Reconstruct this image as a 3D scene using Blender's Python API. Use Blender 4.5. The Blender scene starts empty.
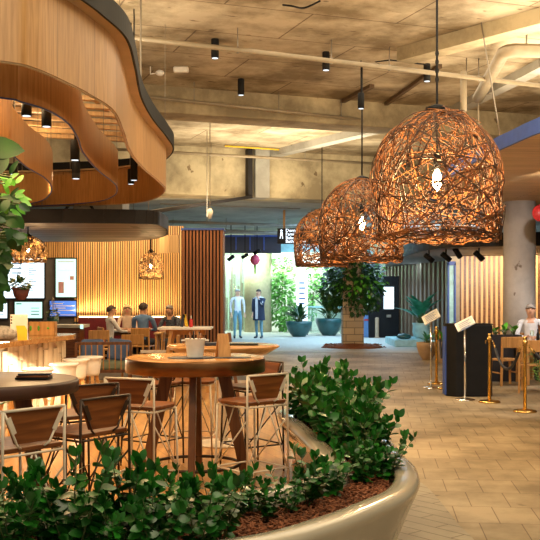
import bpy, bmesh, math, random
from math import sin, cos, pi, radians as R, sqrt, atan2
from mathutils import Vector, Matrix, Quaternion, noise
random.seed(7)
C = bpy.context.scene.collection
S = bpy.context.scene
# ------------------------------------------------------------ camera
F, HZ, EYE = 950.0, 294.0, 1.6          # focal length in px, horizon row, eye height
cd = bpy.data.cameras.new('camera'); cam = bpy.data.objects.new('camera', cd); C.objects.link(cam)
cam.location = (0, 0, EYE); cam.rotation_euler = (pi/2, 0, 0)
cd.sensor_width = 36; cd.lens = 36*F/540; cd.shift_y = (HZ-270)/540
cd.clip_start = .05; cd.clip_end = 200
S.camera = cam
def P(x, y, z):                        # point seen at pixel (x, y) on height z
    d = F*(EYE-z)/(y-HZ); return ((x-270)/F*d, d, z)
def Q(x, y, d):                        # point seen at pixel (x, y) at distance d
    return ((x-270)/F*d, d, EYE-(y-HZ)*d/F)
# ------------------------------------------------------------ world and exposure
w = bpy.data.worlds.new('world'); S.world = w; w.use_nodes = True
bg = w.node_tree.nodes['Background']; bg.inputs[0].default_value = (1, .82, .58, 1); bg.inputs[1].default_value = .30
S.view_settings.view_transform = 'Standard'; S.view_settings.look = 'None'
S.view_settings.exposure = 0.48; S.view_settings.gamma = 1; S.view_settings.use_curve_mapping = False
WARM = (1, .66, .32); SOFT = (1, .84, .58); COOL = (.45, .75, 1); GREEN = (.75, 1, .8)
def lamp(kind, loc, energy, col, size=.2, aim=None, **kw):
    l = bpy.data.lights.new(kind.lower()+'_light', kind); l.energy = energy; l.color = col
    o = bpy.data.objects.new(kind.lower()+'_light', l); C.objects.link(o); o.location = loc
    if kind == 'AREA': l.shape = kw.get('shape', 'RECTANGLE'); l.size = size; l.size_y = kw.get('size_y', size)
    else: l.shadow_soft_size = size
    if kind == 'SPOT': l.spot_size = R(kw.get('angle', 60)); l.spot_blend = .6
    if aim is not None:
        o.rotation_euler = (Vector(aim)-Vector(loc)).to_track_quat('-Z', 'Y').to_euler()
    return o
# daylight that comes in through the open far end, and unseen fill lamps added over the hall
lamp('AREA', (2.0, 33, 3.9), 800, COOL, 9, (1.5, 33, 0), size_y=7)
lamp('AREA', (-1.5, 40.2, 3.7), 380, GREEN, 5, (.6, 42, 1), size_y=2)
lamp('AREA', (6, 33, 3.4), 260, COOL, 3, (5.5, 38, 1.0), size_y=2)
lamp('AREA', (2.2, 12, 5.0), 165, SOFT, 5, (2.2, 12, 0), size_y=9)
lamp('AREA', (-2.0, 8.4, 2.9), 110, WARM, 2.2, (-2.0, 8.39, 0), size_y=4)
lamp('AREA', (-3, 19.5, 3.9), 200, WARM, 5, (-3, 20, 0), size_y=4)
lamp('AREA', (1.0, 3.2, 4.6), 110, SOFT, 4, (.3, 6, 0), size_y=2)
# unseen area lamps added to brighten the slab from below
lamp('AREA', (4.6, 12.5, 3.85), 270, SOFT, 3, (4.6, 12.51, 9), size_y=6)
lamp('AREA', (-2.9, 10, 4.05), 190, SOFT, 1.6, (-2.9, 10.01, 9), size_y=5)
lamp('AREA', (.5, 21, 3.3), 190, SOFT, 4, (.5, 23, 9), size_y=2)
lamp('AREA', (1.6, 7.5, 3.7), 130, SOFT, 3, (1.2, 9.5, 9), size_y=3)
# ------------------------------------------------------------ materials
def nm(name):
    m = bpy.data.materials.new(name); m.use_nodes = True
    return m, m.node_tree, m.node_tree.nodes, m.node_tree.links, m.node_tree.nodes['Principled BSDF']
def c4(c): return (c[0], c[1], c[2], 1)
def plain(name, col, rough=.5, metal=0, vary=.12, scale=8, bump=0, coat=0):
    m, t, n, l, b = nm(name)
    tc = n.new('ShaderNodeTexCoord'); nz = n.new('ShaderNodeTexNoise'); nz.inputs['Scale'].default_value = scale; nz.inputs['Detail'].default_value = 4
    r = n.new('ShaderNodeValToRGB'); r.color_ramp.elements[0].position = .3; r.color_ramp.elements[1].position = .7
    r.color_ramp.elements[0].color = c4([max(0, v*(1-vary)) for v in col]); r.color_ramp.elements[1].color = c4([min(1, v*(1+vary)) for v in col])
    l.new(tc.outputs['Object'], nz.inputs['Vector']); l.new(nz.outputs['Fac'], r.inputs[0]); l.new(r.outputs[0], b.inputs['Base Color'])
    b.inputs['Roughness'].default_value = rough; b.inputs['Metallic'].default_value = metal; b.inputs['Coat Weight'].default_value = coat
    if bump:
        bp = n.new('ShaderNodeBump'); bp.inputs['Strength'].default_value = bump; l.new(nz.outputs['Fac'], bp.inputs['Height']); l.new(bp.outputs[0], b.inputs['Normal'])
    return m
def wood(name, c1, c2, stretch=(1, 1, .06), scale=30, rough=.45, uv=False, panel=0, rot=0):
    m, t, n, l, b = nm(name)
    tc = n.new('ShaderNodeTexCoord'); mp = n.new('ShaderNodeMapping'); mp.inputs['Scale'].default_value = stretch; mp.inputs['Rotation'].default_value = (0, 0, rot)
    nz = n.new('ShaderNodeTexNoise'); nz.inputs['Scale'].default_value = scale; nz.inputs['Detail'].default_value = 5; nz.inputs['Distortion'].default_value = .6
    r = n.new('ShaderNodeValToRGB'); r.color_ramp.elements[0].position = .3; r.color_ramp.elements[1].position = .72
    r.color_ramp.elements[0].color = c4(c1); r.color_ramp.elements[1].color = c4(c2)
    l.new(tc.outputs['UV' if uv else 'Object'], mp.inputs[0]); l.new(mp.outputs[0], nz.inputs['Vector']); l.new(nz.outputs['Fac'], r.inputs[0])
    out = r.outputs[0]
    if panel:
        br = n.new('ShaderNodeTexBrick'); br.offset = .37; br.inputs['Color1'].default_value = (1, 1, 1, 1); br.inputs['Color2'].default_value = (.80, .78, .74, 1)
        br.inputs['Mortar'].default_value = (.45, .4, .35, 1); br.inputs['Scale'].default_value = 1
        br.inputs['Brick Width'].default_value = panel[0]; br.inputs['Row Height'].default_value = panel[1]; br.inputs['Mortar Size'].default_value = panel[2]
        mp2 = n.new('ShaderNodeMapping'); mp2.inputs['Rotation'].default_value = (0, 0, rot)
        l.new(tc.outputs['UV' if uv else 'Object'], mp2.inputs[0]); l.new(mp2.outputs[0], br.inputs['Vector'])
        mx = n.new('ShaderNodeMix'); mx.data_type = 'RGBA'; mx.blend_type = 'MULTIPLY'; mx.inputs[0].default_value = 1
        l.new(out, mx.inputs[6]); l.new(br.outputs['Color'], mx.inputs[7]); out = mx.outputs[2]
    l.new(out, b.inputs['Base Color']); b.inputs['Roughness'].default_value = rough
    return m
def emit(name, col, s, pattern=None):
    m, t, n, l, b = nm(name)
    b.inputs['Base Color'].default_value = c4([v*.3 for v in col]); b.inputs['Emission Color'].default_value = c4(col); b.inputs['Emission Strength'].default_value = s
    return m
def concrete(name, c1, c2, joints=None, rot=0, rough=.75):
    m, t, n, l, b = nm(name)
    tc = n.new('ShaderNodeTexCoord'); mp = n.new('ShaderNodeMapping'); mp.inputs['Rotation'].default_value = (0, 0, rot)
    l.new(tc.outputs['Object'], mp.inputs[0])
    nz = n.new('ShaderNodeTexNoise'); nz.inputs['Scale'].default_value = .8; nz.inputs['Detail'].default_value = 9; nz.inputs['Roughness'].default_value = .65
    r = n.new('ShaderNodeValToRGB'); r.color_ramp.elements[0].position = .40; r.color_ramp.elements[1].position = .61
    r.color_ramp.elements[0].color = c4(c1); r.color_ramp.elements[1].color = c4(c2)
    l.new(mp.outputs[0], nz.inputs['Vector']); l.new(nz.outputs['Fac'], r.inputs[0])
    # dark pits and rust specks
    n2 = n.new('ShaderNodeTexNoise'); n2.inputs['Scale'].default_value = 3.3; n2.inputs['Detail'].default_value = 3
    mp3 = n.new('ShaderNodeMapping'); mp3.inputs['Scale'].default_value = (1, 2.6, 1); l.new(mp.outputs[0], mp3.inputs[0]); l.new(mp3.outputs[0], n2.inputs['Vector'])
    r2 = n.new('ShaderNodeValToRGB'); r2.color_ramp.elements[0].position = .685; r2.color_ramp.elements[1].position = .72
    r2.color_ramp.elements[0].color = (1, 1, 1, 1); r2.color_ramp.elements[1].color = (.28, .2, .13, 1)
    l.new(n2.outputs['Fac'], r2.inputs[0])
    mx = n.new('ShaderNodeMix'); mx.data_type = 'RGBA'; mx.blend_type = 'MULTIPLY'; mx.inputs[0].default_value = .8
    l.new(r.outputs[0], mx.inputs[6]); l.new(r2.outputs[0], mx.inputs[7]); out = mx.outputs[2]
    if joints:
        br = n.new('ShaderNodeTexBrick'); br.inputs['Color1'].default_value = (1, 1, 1, 1); br.inputs['Color2'].default_value = (.86, .85, .84, 1)
        br.inputs['Mortar'].default_value = (.3, .22, .15, 1); br.inputs['Scale'].default_value = 1
        br.inputs['Brick Width'].default_value = joints[0]; br.inputs['Row Height'].default_value = joints[1]; br.inputs['Mortar Size'].default_value = joints[2]
        l.new(mp.outputs[0], br.inputs['Vector'])
        m2 = n.new('ShaderNodeMix'); m2.data_type = 'RGBA'; m2.blend_type = 'MULTIPLY'; m2.inputs[0].default_value = .9
        l.new(out, m2.inputs[6]); l.new(br.outputs['Color'], m2.inputs[7]); out = m2.outputs[2]
    l.new(out, b.inputs['Base Color']); b.inputs['Roughness'].default_value = rough
    bp = n.new('ShaderNodeBump'); bp.inputs['Strength'].default_value = .25; bp.inputs['Distance'].default_value = .03; l.new(nz.outputs['Fac'], bp.inputs['Height']); l.new(bp.outputs[0], b.inputs['Normal'])
    return m
M = {}
M['slab'] = concrete('slab_concrete', (.19, .14, .075), (.55, .465, .33), (2.4, 1.25, .012), -R(20.5))  # stained mottling, greyer tone also paints in cool reflections
M['beam'] = concrete('beam_concrete', (.25, .20, .12), (.56, .47, .30))
M['beam_grey'] = concrete('grey_concrete', (.27, .26, .23), (.42, .41, .37))
M['column'] = concrete('column_concrete', (.40, .37, .35), (.60, .56, .53))
M['paver'] = concrete('sandstone_pavers', (.20, .15, .085), (.44, .345, .22), (.29, .52, .004), R(6.3), .55)
M['border'] = concrete('border_pavers', (.25, .21, .15), (.42, .36, .26), (.5, .14, .006), R(50), .5)
M['ribbon'] = wood('oak_veneer', (.40, .195, .06), (.60, .335, .125), (1, .07, 1), 40, .4, True, (.62, 30, .004))
M['raft_wood'] = wood('pale_edge_veneer', (.42, .28, .14), (.56, .38, .2), (.1, .1, 1), 30)
M['timber_floor'] = wood('glossy_timber_floor', (.36, .15, .035), (.62, .33, .10), (1, .05, 1), 9, .34, False, (2.2, .14, .003), R(70))
M['soffit'] = wood('timber_soffit', (.50, .29, .11), (.80, .54, .26), (.05, 1, 1), 26, .45, False, (3, .12, .012))
M['grey_soffit'] = wood('grey_timber_soffit', (.13, .105, .09), (.36, .29, .24), (.05, 1, 1), 8, .55, False, (6, .55, .06))
M['slat'] = wood('oak_slat', (.42, .21, .07), (.70, .41, .17), (1, 1, .05), 24)
M['slat_brown'] = wood('brown_slat', (.20, .07, .025), (.36, .14, .05), (1, 1, .05), 24)
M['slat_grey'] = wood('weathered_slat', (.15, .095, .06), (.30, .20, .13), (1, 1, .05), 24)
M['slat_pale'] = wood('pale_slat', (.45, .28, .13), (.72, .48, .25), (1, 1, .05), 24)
M['walnut'] = wood('walnut_board', (.10, .027, .006), (.27, .088, .022), (.1, 1, 1), 26, .35)
M['walnut_leg'] = wood('walnut_leg', (.085, .03, .010), (.21, .08, .028), (1, 1, .08), 26, .4)
M['dark_top'] = wood('dark_table_top', (.035, .016, .011), (.09, .042, .028), (.08, 1, 1), 18, .4)
M['oak_top'] = wood('oak_table_top', (.27, .12, .035), (.50, .26, .09), (.08, 1, 1), 18, .22)
M['oak'] = wood('oak_timber', (.42, .19, .05), (.68, .36, .12), (1, 1, .08), 22, .4)
M['bar_panel'] = wood('carved_pale_wood', (.50, .38, .24), (.82, .70, .52), (1, 1, .12), 9, .6)
M['bronze'] = plain('bronze_edge', (.24, .12, .05), .3, .9, .25, 5)
M['black'] = plain('matt_black', (.010, .010, .011), .6)
M['charcoal'] = plain('charcoal_paint', (.022, .020, .021), .5)
M['navy'] = plain('navy_panel', (.012, .02, .045), .4)
M['blue_paint_and_light'] = plain('blue_fascia_light_and_paint', (.035, .085, .36), .5)  # reflected blue light painted into the raft fascia and host stand side
M['white_metal'] = plain('cream_metal', (.72, .64, .52), .4, .1)
M['dark_metal'] = plain('dark_bronze_metal', (.06, .04, .03), .4, .6)
M['chrome'] = plain('chrome', (.75, .75, .75), .15, 1)
M['brass'] = plain('brass', (.72, .46, .14), .25, 1)
M['steel'] = plain('galvanised_pipe', (.27, .24, .20), .45, .3)
M['pipe'] = plain('cream_pipe', (.27, .215, .14), .45)
M['planter'] = plain('glossy_cream_fibreglass', (.48, .44, .35), .2, 0, .06, 3, 0, .6)
M['soil'] = plain('bark_mulch', (.10, .035, .015), .9, 0, .5, 60, .6)
M['chip'] = plain('bark_chip', (.22, .075, .03), .85, 0, .5, 40)
def leafmat(name, c1, c2, rough=.3):
    m = plain(name, c1, rough, 0, .35, 6); m.node_tree.nodes['Principled BSDF'].inputs['Subsurface Weight'].default_value = 0
    for nn in m.node_tree.nodes:
        if nn.type == 'VALTORGB': nn.color_ramp.elements[0].color = c4(c1); nn.color_ramp.elements[1].color = c4(c2)
    return m
M['leaf'] = leafmat('glossy_dark_leaf', (.003, .040, .005), (.022, .21, .015), .34)
M['leaf_dark'] = leafmat('dark_leaf', (.008, .04, .010), (.03, .11, .02))
M['leaf_bright'] = leafmat('bright_leaf', (.05, .28, .02), (.16, .50, .05))
M['leaf_teal'] = leafmat('teal_leaf', (.01, .14, .08), (.04, .34, .18))
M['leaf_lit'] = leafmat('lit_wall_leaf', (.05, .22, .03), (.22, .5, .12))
M['stem'] = plain('green_stem', (.07, .10, .03), .6)
M['bark'] = plain('woody_stem', (.10, .06, .03), .8)
M['vine'] = plain('rattan_vine', (.20, .068, .014), .6, 0, .6, 14)
M['cane'] = plain('dark_rattan', (.05, .018, .008), .55, 0, .4, 14)
M['pale_cane'] = plain('pale_rattan', (.50, .30, .12), .5, 0, .3, 14)
M['bulb'] = emit('warm_bulb', (1, .72, .36), 30)
M['lens'] = emit('lamp_lens', (.8, .9, 1), .9)
for k_, v_ in (('charcoal', .15), ('black', .2), ('timber_floor', .3)): M[k_].node_tree.nodes['Principled BSDF'].inputs['Specular IOR Level'].default_value = v_
M['led'] = emit('warm_led_strip', (1, .62, .25), 10)
M['screen'] = emit('white_screen', (.72, .9, 1), 1.6)
M['screen_green'] = emit('pale_green_screen', (.55, 1, .85), 1.0)
M['screen_blue'] = emit('blue_screen', (.08, .22, .75), .8)
M['ink'] = plain('menu_ink', (.05, .12, .3), .5)
M['ink_soft'] = plain('soft_ink', (.45, .25, .3), .5)
M['white'] = plain('white_gloss', (.80, .78, .74), .35)
M['white_plastic'] = plain('white_plastic', (.75, .70, .62), .4)
M['yellow'] = plain('yellow_card', (.85, .55, .03), .5)
M['red'] = plain('red_plastic', (.6, .03, .03), .4)
M['pink'] = plain('pink_paper', (.9, .10, .20), .5)
M['burgundy'] = plain('burgundy_vinyl', (.13, .012, .02), .4)
M['paper'] = plain('printed_paper', (.7, .66, .58), .6)
M['teal_pot'] = plain('teal_ceramic', (.03, .10, .10), .3, 0, .3, 4)
M['blue_pot'] = plain('pale_blue_ceramic', (.36, .62, .66), .4, 0, .2, 5)
M['tan_pot'] = plain('tan_ceramic', (.45, .30, .18), .5)
M['terracotta'] = plain('dark_terracotta', (.16, .05, .05), .6)
M['rope'] = plain('black_rope', (.02, .02, .025), .6)
M['blue_cushion'] = plain('blue_cushion', (.10, .16, .33), .8)
M['green_cushion'] = plain('sage_cushion', (.24, .30, .22), .8)
M['grey_cloth'] = plain('grey_cloth', (.34, .32, .30), .9, 0, .4, 30, .4)
M['beige'] = plain('beige_render', (.50, .42, .27), .7)
M['grey_wall'] = plain('grey_wall_paint', (.10, .09, .09), .6)
M['far_wall'] = plain('far_wall_render', (.62, .70, .58), .7)
M['pale_stone'] = plain('pale_stone', (.55, .52, .48), .6)
M['skin'] = plain('skin', (.62, .34, .22), .5, 0, .06)
M['hair_grey'] = plain('grey_hair', (.30, .27, .25), .7)
M['hair_dark'] = plain('dark_hair', (.05, .035, .03), .6)
M['hair_blonde'] = plain('blonde_hair', (.62, .45, .25), .6)
M['shirt_white'] = plain('white_shirt', (.66, .66, .70), .8)
M['shirt_blue'] = plain('blue_shirt', (.13, .25, .5), .8)
M['shirt_dark'] = plain('dark_patterned_shirt', (.05, .06, .09), .8, 0, .9, 30)
M['shirt_pink'] = plain('pale_top', (.65, .5, .42), .8)
M['jeans'] = plain('pale_jeans', (.16, .33, .42), .8)
M['coat'] = plain('navy_coat', (.015, .025, .06), .8)
M['dark_cloth'] = plain('dark_trousers', (.03, .035, .05), .8)
M['shoe'] = plain('dark_shoe', (.01, .015, .03), .5)
gm, gt, gn, gl, gb = nm('shop_glass'); gb.inputs['Base Color'].default_value = (.8, .95, .9, 1); gb.inputs['Transmission Weight'].default_value = .9; gb.inputs['Roughness'].default_value = .05; gb.inputs['IOR'].default_value = 1.1
M['glass'] = gm
# brick-clad column
bm_, t_, n_, l_, b_ = nm('sandstone_cladding')
_tc = n_.new('ShaderNodeTexCoord'); _mp = n_.new('ShaderNodeMapping'); _mp.inputs['Rotation'].default_value = (pi/2, 0, 0)
_br = n_.new('ShaderNodeTexBrick'); _br.inputs['Color1'].default_value = (.55, .42, .27, 1); _br.inputs['Color2'].default_value = (.40, .31, .22, 1); _br.inputs['Mortar'].default_value = (.2, .16, .12, 1)
_br.inputs['Scale'].default_value = 1; _br.inputs['Brick Width'].default_value = .5; _br.inputs['Row Height'].default_value = .2; _br.inputs['Mortar Size'].default_value = .012
l_.new(_tc.outputs['Object'], _mp.inputs[0]); l_.new(_mp.outputs[0], _br.inputs['Vector']); l_.new(_br.outputs['Color'], b_.inputs['Base Color']); b_.inputs['Roughness'].default_value = .7
M['cladding'] = bm_

# ------------------------------------------------------------ mesh helpers
class MB:
    def __init__(s): s.v = []; s.f = []; s.smooth = []; s.mi = []; s.cur = 0; s.uv = None
    def add(s, vs, fs, smooth=False):
        o = len(s.v); s.v += [tuple(v) for v in vs]
        for f in fs: s.f.append([i+o for i in f]); s.smooth.append(smooth); s.mi.append(s.cur)
    def box(s, x0, x1, y0, y1, z0, z1, mat=None):
        vs = [Vector((x, y, z)) for x in (x0, x1) for y in (y0, y1) for z in (z0, z1)]
        if mat is not None: vs = [mat @ v for v in vs]
        s.add(vs, [(0, 1, 3, 2), (4, 6, 7, 5), (0, 4, 5, 1), (2, 3, 7, 6), (0, 2, 6, 4), (1, 5, 7, 3)])
        return s
    def tube(s, pts, r, n=8, cap=True, closed=False):
        pts = [Vector(p) for p in pts]; N = len(pts)
        rs = r if isinstance(r, (list, tuple)) else [r]*N
        up = None; vs = []
        for i, p in enumerate(pts):
            a = pts[(i-1) % N] if (closed or i > 0) else p; b = pts[(i+1) % N] if (closed or i < N-1) else p
            t = (b-a)
            if t.length < 1e-9: t = Vector((0, 0, 1))
            t.normalize()
            if up is None:
                up = t.orthogonal().normalized()
            else:
                up = up - t*up.dot(t)
                if up.length < 1e-6: up = t.orthogonal()
                up.normalize()
            sd = t.cross(up)
            for k in range(n):
                an = 2*pi*k/n; vs.append(p+(up*cos(an)+sd*sin(an))*rs[i])
        fs = []
        for i in range(N if closed else N-1):
            for k in range(n):
                a = i*n+k; b = i*n+(k+1) % n; c = ((i+1) % N)*n+(k+1) % n; d = ((i+1) % N)*n+k
                fs.append((a, b, c, d))
        if cap and not closed:
            fs.append(tuple(range(n))[::-1]); fs.append(tuple((N-1)*n+k for k in range(n)))
        s.add(vs, fs, True); return s
    def bar(s, a, b, w, h):                       # rectangular bar a->b
        a = Vector(a); b = Vector(b); t = (b-a).normalized()
        ref = Vector((0, 0, 1)) if abs(t.z) < .9 else Vector((0, 1, 0))
        sx = t.cross(ref).normalized(); sy = sx.cross(t).normalized()
        vs = [p+sx*(i*w/2)+sy*(j*h/2) for p in (a, b) for i, j in ((-1, -1), (1, -1), (1, 1), (-1, 1))]
        s.add(vs, [(0, 1, 2, 3), (7, 6, 5, 4), (0, 4, 5, 1), (1, 5, 6, 2), (2, 6, 7, 3), (3, 7, 4, 0)]); return s
    def lathe(s, prof, c=(0, 0, 0), n=32, cap=True, sx=1, sy=1):
        vs = []
        for r, z in prof:
            for k in range(n):
                a = 2*pi*k/n; vs.append((c[0]+r*cos(a)*sx, c[1]+r*sin(a)*sy, c[2]+z))
        fs = []
        for i in range(len(prof)-1):
            for k in range(n): fs.append((i*n+k, i*n+(k+1) % n, (i+1)*n+(k+1) % n, (i+1)*n+k))
        if cap:
            if prof[0][0] > 1e-4: fs.append(tuple(range(n))[::-1])
            if prof[-1][0] > 1e-4: fs.append(tuple((len(prof)-1)*n+k for k in range(n)))
        s.add(vs, fs, True); return s
    def ball(s, c, rx, ry=None, rz=None, n=12):
        ry = ry or rx; rz = rz or rx; prof = [(max(1e-5, sin(pi*i/(n//2+2))), -cos(pi*i/(n//2+2))) for i in range(n//2+3)]
        vs = []; 
        for r, z in prof:
            for k in range(n): a = 2*pi*k/n; vs.append((c[0]+r*cos(a)*rx, c[1]+r*sin(a)*ry, c[2]+z*rz))
        fs = [(i*n+k, i*n+(k+1) % n, (i+1)*n+(k+1) % n, (i+1)*n+k) for i in range(len(prof)-1) for k in range(n)]
        s.add(vs, fs, True); return s
    def prism(s, poly, z0, z1, smooth=False):
        n = len(poly); vs = [(p[0], p[1], z0) for p in poly]+[(p[0], p[1], z1) for p in poly]
        s.add(vs, [tuple(range(n))[::-1], tuple(range(n, 2*n))]+[(i, (i+1) % n, n+(i+1) % n, n+i) for i in range(n)]); return s
    def leaf(s, p, d, up, L, W, fold=.25, droop=.25, seg=3):
        d = Vector(d).normalized(); up = Vector(up); sd = d.cross(up)
        if sd.length < 1e-4: sd = d.orthogonal()
        sd.normalize(); nn = sd.cross(d).normalized(); p = Vector(p); vs = [p]; fs = []
        for i in range(1, seg+1):
            t = i/(seg+1); wdt = W/2*sin(pi*t**.85)**.7; c = p+d*(L*t)-nn*(droop*L*t*t)
            vs += [c-sd*wdt+nn*(fold*wdt), c, c+sd*wdt+nn*(fold*wdt)]
        tip = p+d*L-nn*(droop*L); vs.append(tip)
        fs += [(0, 2, 1), (0, 3, 2)]
        for i in range(seg-1):
            a = 1+3*i; fs += [(a, a+1, a+4, a+3), (a+1, a+2, a+5, a+4)]
        a = 1+3*(seg-1); T = len(vs)-1; fs += [(a, a+1, T), (a+1, a+2, T)]
        s.add(vs, fs, True); return s
    def mesh(s, name, mats):
        me = bpy.data.meshes.new(name); me.from_pydata(s.v, [], s.f)
        for m in (mats if isinstance(mats, (list, tuple)) else [mats]): me.materials.append(m)
        me.polygons.foreach_set('use_smooth', s.smooth); me.polygons.foreach_set('material_index', s.mi)
        if s.uv:
            u = me.uv_layers.new(name='UVMap')
            for lp in me.loops: u.data[lp.index].uv = s.uv[lp.vertex_index]
        me.update(); return me
    def build(s, name, mats, parent=None, loc=None, bevel=0, fix=True):
        me = s.mesh(name, mats)
        if fix:
            b = bmesh.new(); b.from_mesh(me); bmesh.ops.recalc_face_normals(b, faces=b.faces); b.to_mesh(me); b.free()
        o = bpy.data.objects.new(name, me); C.objects.link(o)
        if parent: o.parent = parent
        if loc: o.location = loc
        if bevel:
            md = o.modifiers.new('bevel', 'BEVEL'); md.width = bevel; md.segments = 2; md.limit_method = 'ANGLE'; md.angle_limit = R(40)
        return o
def tag(o, label, cat, group=None, kind=None):
    if label: o['label'] = label
    if cat: o['category'] = cat
    if group: o['group'] = group
    if kind: o['kind'] = kind
    return o
def thing(name, label, cat, loc=(0, 0, 0), rz=0, group=None):
    o = bpy.data.objects.new(name, None); C.objects.link(o); o.location = loc; o.rotation_euler = (0, 0, rz); o.empty_display_size = .1
    return tag(o, label, cat, group)
def struct(o): o['kind'] = 'structure'; return o
def copy_tree(o, parent=None):
    c = o.copy(); C.objects.link(c); c.parent = parent
    for ch in list(o.children): copy_tree(ch, c)
    return c
def cr(pts, k=8, closed=False):                # Catmull-Rom
    pts = [Vector(p) for p in pts]; n = len(pts); out = []
    for i in range(n if closed else n-1):
        p0 = pts[(i-1) % n] if closed or i > 0 else pts[0]; p1 = pts[i]; p2 = pts[(i+1) % n]
        p3 = pts[(i+2) % n] if closed or i < n-2 else pts[-1]
        for j in range(k):
            t = j/k; out.append(.5*((2*p1)+(-p0+p2)*t+(2*p0-5*p1+4*p2-p3)*t*t+(-p0+3*p1-3*p2+p3)*t**3))
    if not closed: out.append(pts[-1])
    return out
def offset(pts, d, closed=True):               # plan offset, + = to the left of travel
    n = len(pts); out = []
    for i in range(n):
        a = pts[(i-1) % n] if closed or i > 0 else pts[i]; b = pts[(i+1) % n] if closed or i < n-1 else pts[i]
        t = Vector((b[0]-a[0], b[1]-a[1])); t.normalize(); out.append(Vector((pts[i][0]-t.y*d, pts[i][1]+t.x*d, 0)))
    return out
def text_mesh(name, body, size, mat, parent, loc, rot, extrude=.002, align='LEFT'):
    cu = bpy.data.curves.new(name, 'FONT'); cu.body = body; cu.size = size; cu.extrude = extrude; cu.align_x = align; cu.align_y = 'CENTER'; cu.resolution_u = 2
    tmp = bpy.data.objects.new('tmp', cu); C.objects.link(tmp); dg = bpy.context.evaluated_depsgraph_get()
    me = bpy.data.meshes.new_from_object(tmp.evaluated_get(dg)); bpy.data.objects.remove(tmp); bpy.data.curves.remove(cu)
    me.materials.clear(); me.materials.append(mat)
    o = bpy.data.objects.new(name, me); C.objects.link(o); o.parent = parent; o.location = loc; o.rotation_euler = rot
    return o

# ============================================================ SETTING
ANG = R(20.5); U = Vector((cos(ANG), sin(ANG), 0)); V = Vector((-sin(ANG), cos(ANG), 0)); SLAB = 5.2
struct(MB().box(-14, 16, 1, 48, -.3, 0).build('floor', M['paver']))
struct(MB().box(-14, 16, 1, 26, SLAB, SLAB+.3).build('ceiling', M['slab']))
def frame_u(ox, oy): return Matrix.Translation((ox, oy, 0)) @ Matrix.Rotation(ANG, 4, 'Z')
m = MB(); m.box(-14, 16, 0, .7, 4.74, SLAB+.02, frame_u(0, 17.1)); struct(m.build('ceiling_beam', M['beam'], bevel=.02))
m = MB(); m.box(-14, 16, 0, .9, 4.02, SLAB+.02, frame_u(0, 23.9)); struct(m.build('ceiling_beam', M['beam'], bevel=.02))
m = MB(); m.box(-16, 18, .88, 26, 4.03, 4.3, frame_u(0, 23.9)); struct(m.build('ceiling_lower_slab', M['beam_grey']))
# downstand pier where the beams meet
p = Q(258, 160, 24.1); m = MB(); m.box(-.19, .19, -.35, .1, 4.0, SLAB+.01, frame_u(p[0], p[1]-.1)); struct(m.build('ceiling_beam_stub', M['beam_grey'], bevel=.01))
p = Q(247, 160, 23.9); m = MB(); m.box(-.06, .05, -.3, .1, 4.0, SLAB+.01, frame_u(p[0], p[1]-.15)); struct(m.build('ceiling_beam_stub', M['charcoal']))
# steel ribs under the slab
for a, b, w, h, mt in (((266, 156), (380, 128), .28, .16, 'beam_grey'), ((404, 56), (560, 14), .30, .20, 'beam'), ((452, 112), (560, 56), .22, .14, 'beam_grey'), ((330, 108), (372, 86), .09, .06, 'bark'), ((386, 104), (440, 66), .07, .06, 'bark')):
    A = Vector(P(a[0], a[1], SLAB-h/2)); B = Vector(P(b[0], b[1], SLAB-h/2))
    struct(MB().bar(A, B, w, h).build('ceiling_rib', M[mt]))
# dark steel channel under the lower slab
A = Vector(Q(150, 212, 20)); B = Vector(Q(250, 197, 23.5)); struct(MB().bar(A, B, .15, .07).build('trim_1', M['charcoal']))
# far enclosure
struct(MB().box(-14, 16, 44, 44.3, 0, 5).build('wall_back', M['far_wall']))
struct(MB().box(-14.2, -14, 1, 44, 0, 5.4).build('wall_left', M['grey_wall']))
struct(MB().box(15.8, 16, 1, 44, 0, 5.4).build('wall_right', M['grey_wall']))
# cafe timber floor
m = MB(); m.prism([(-13.9, 1.2), (-1.5, 1.2), (-1.5, 4.3), (-.2, 4.7), (.4, 5.4), (.5, 7.5), (.2, 9.3), (-.1, 17.5), (-13.9, 17.5)], .0, .012)
struct(m.build('floor_timber', M['timber_floor']))
m = MB(); m.prism([(-13.9, 17.5), (-.1, 17.5), (-.4, 24.4), (-13.9, 24.4)], 0, .008); struct(m.build('floor_grey_tiles', M['grey_wall']))
m = MB(); m.prism([(-4, 27), (13, 24.5), (15, 43.9), (-13, 43.9)], 0, .006); struct(m.build('floor_pale_terrazzo', M['pale_stone']))

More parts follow.
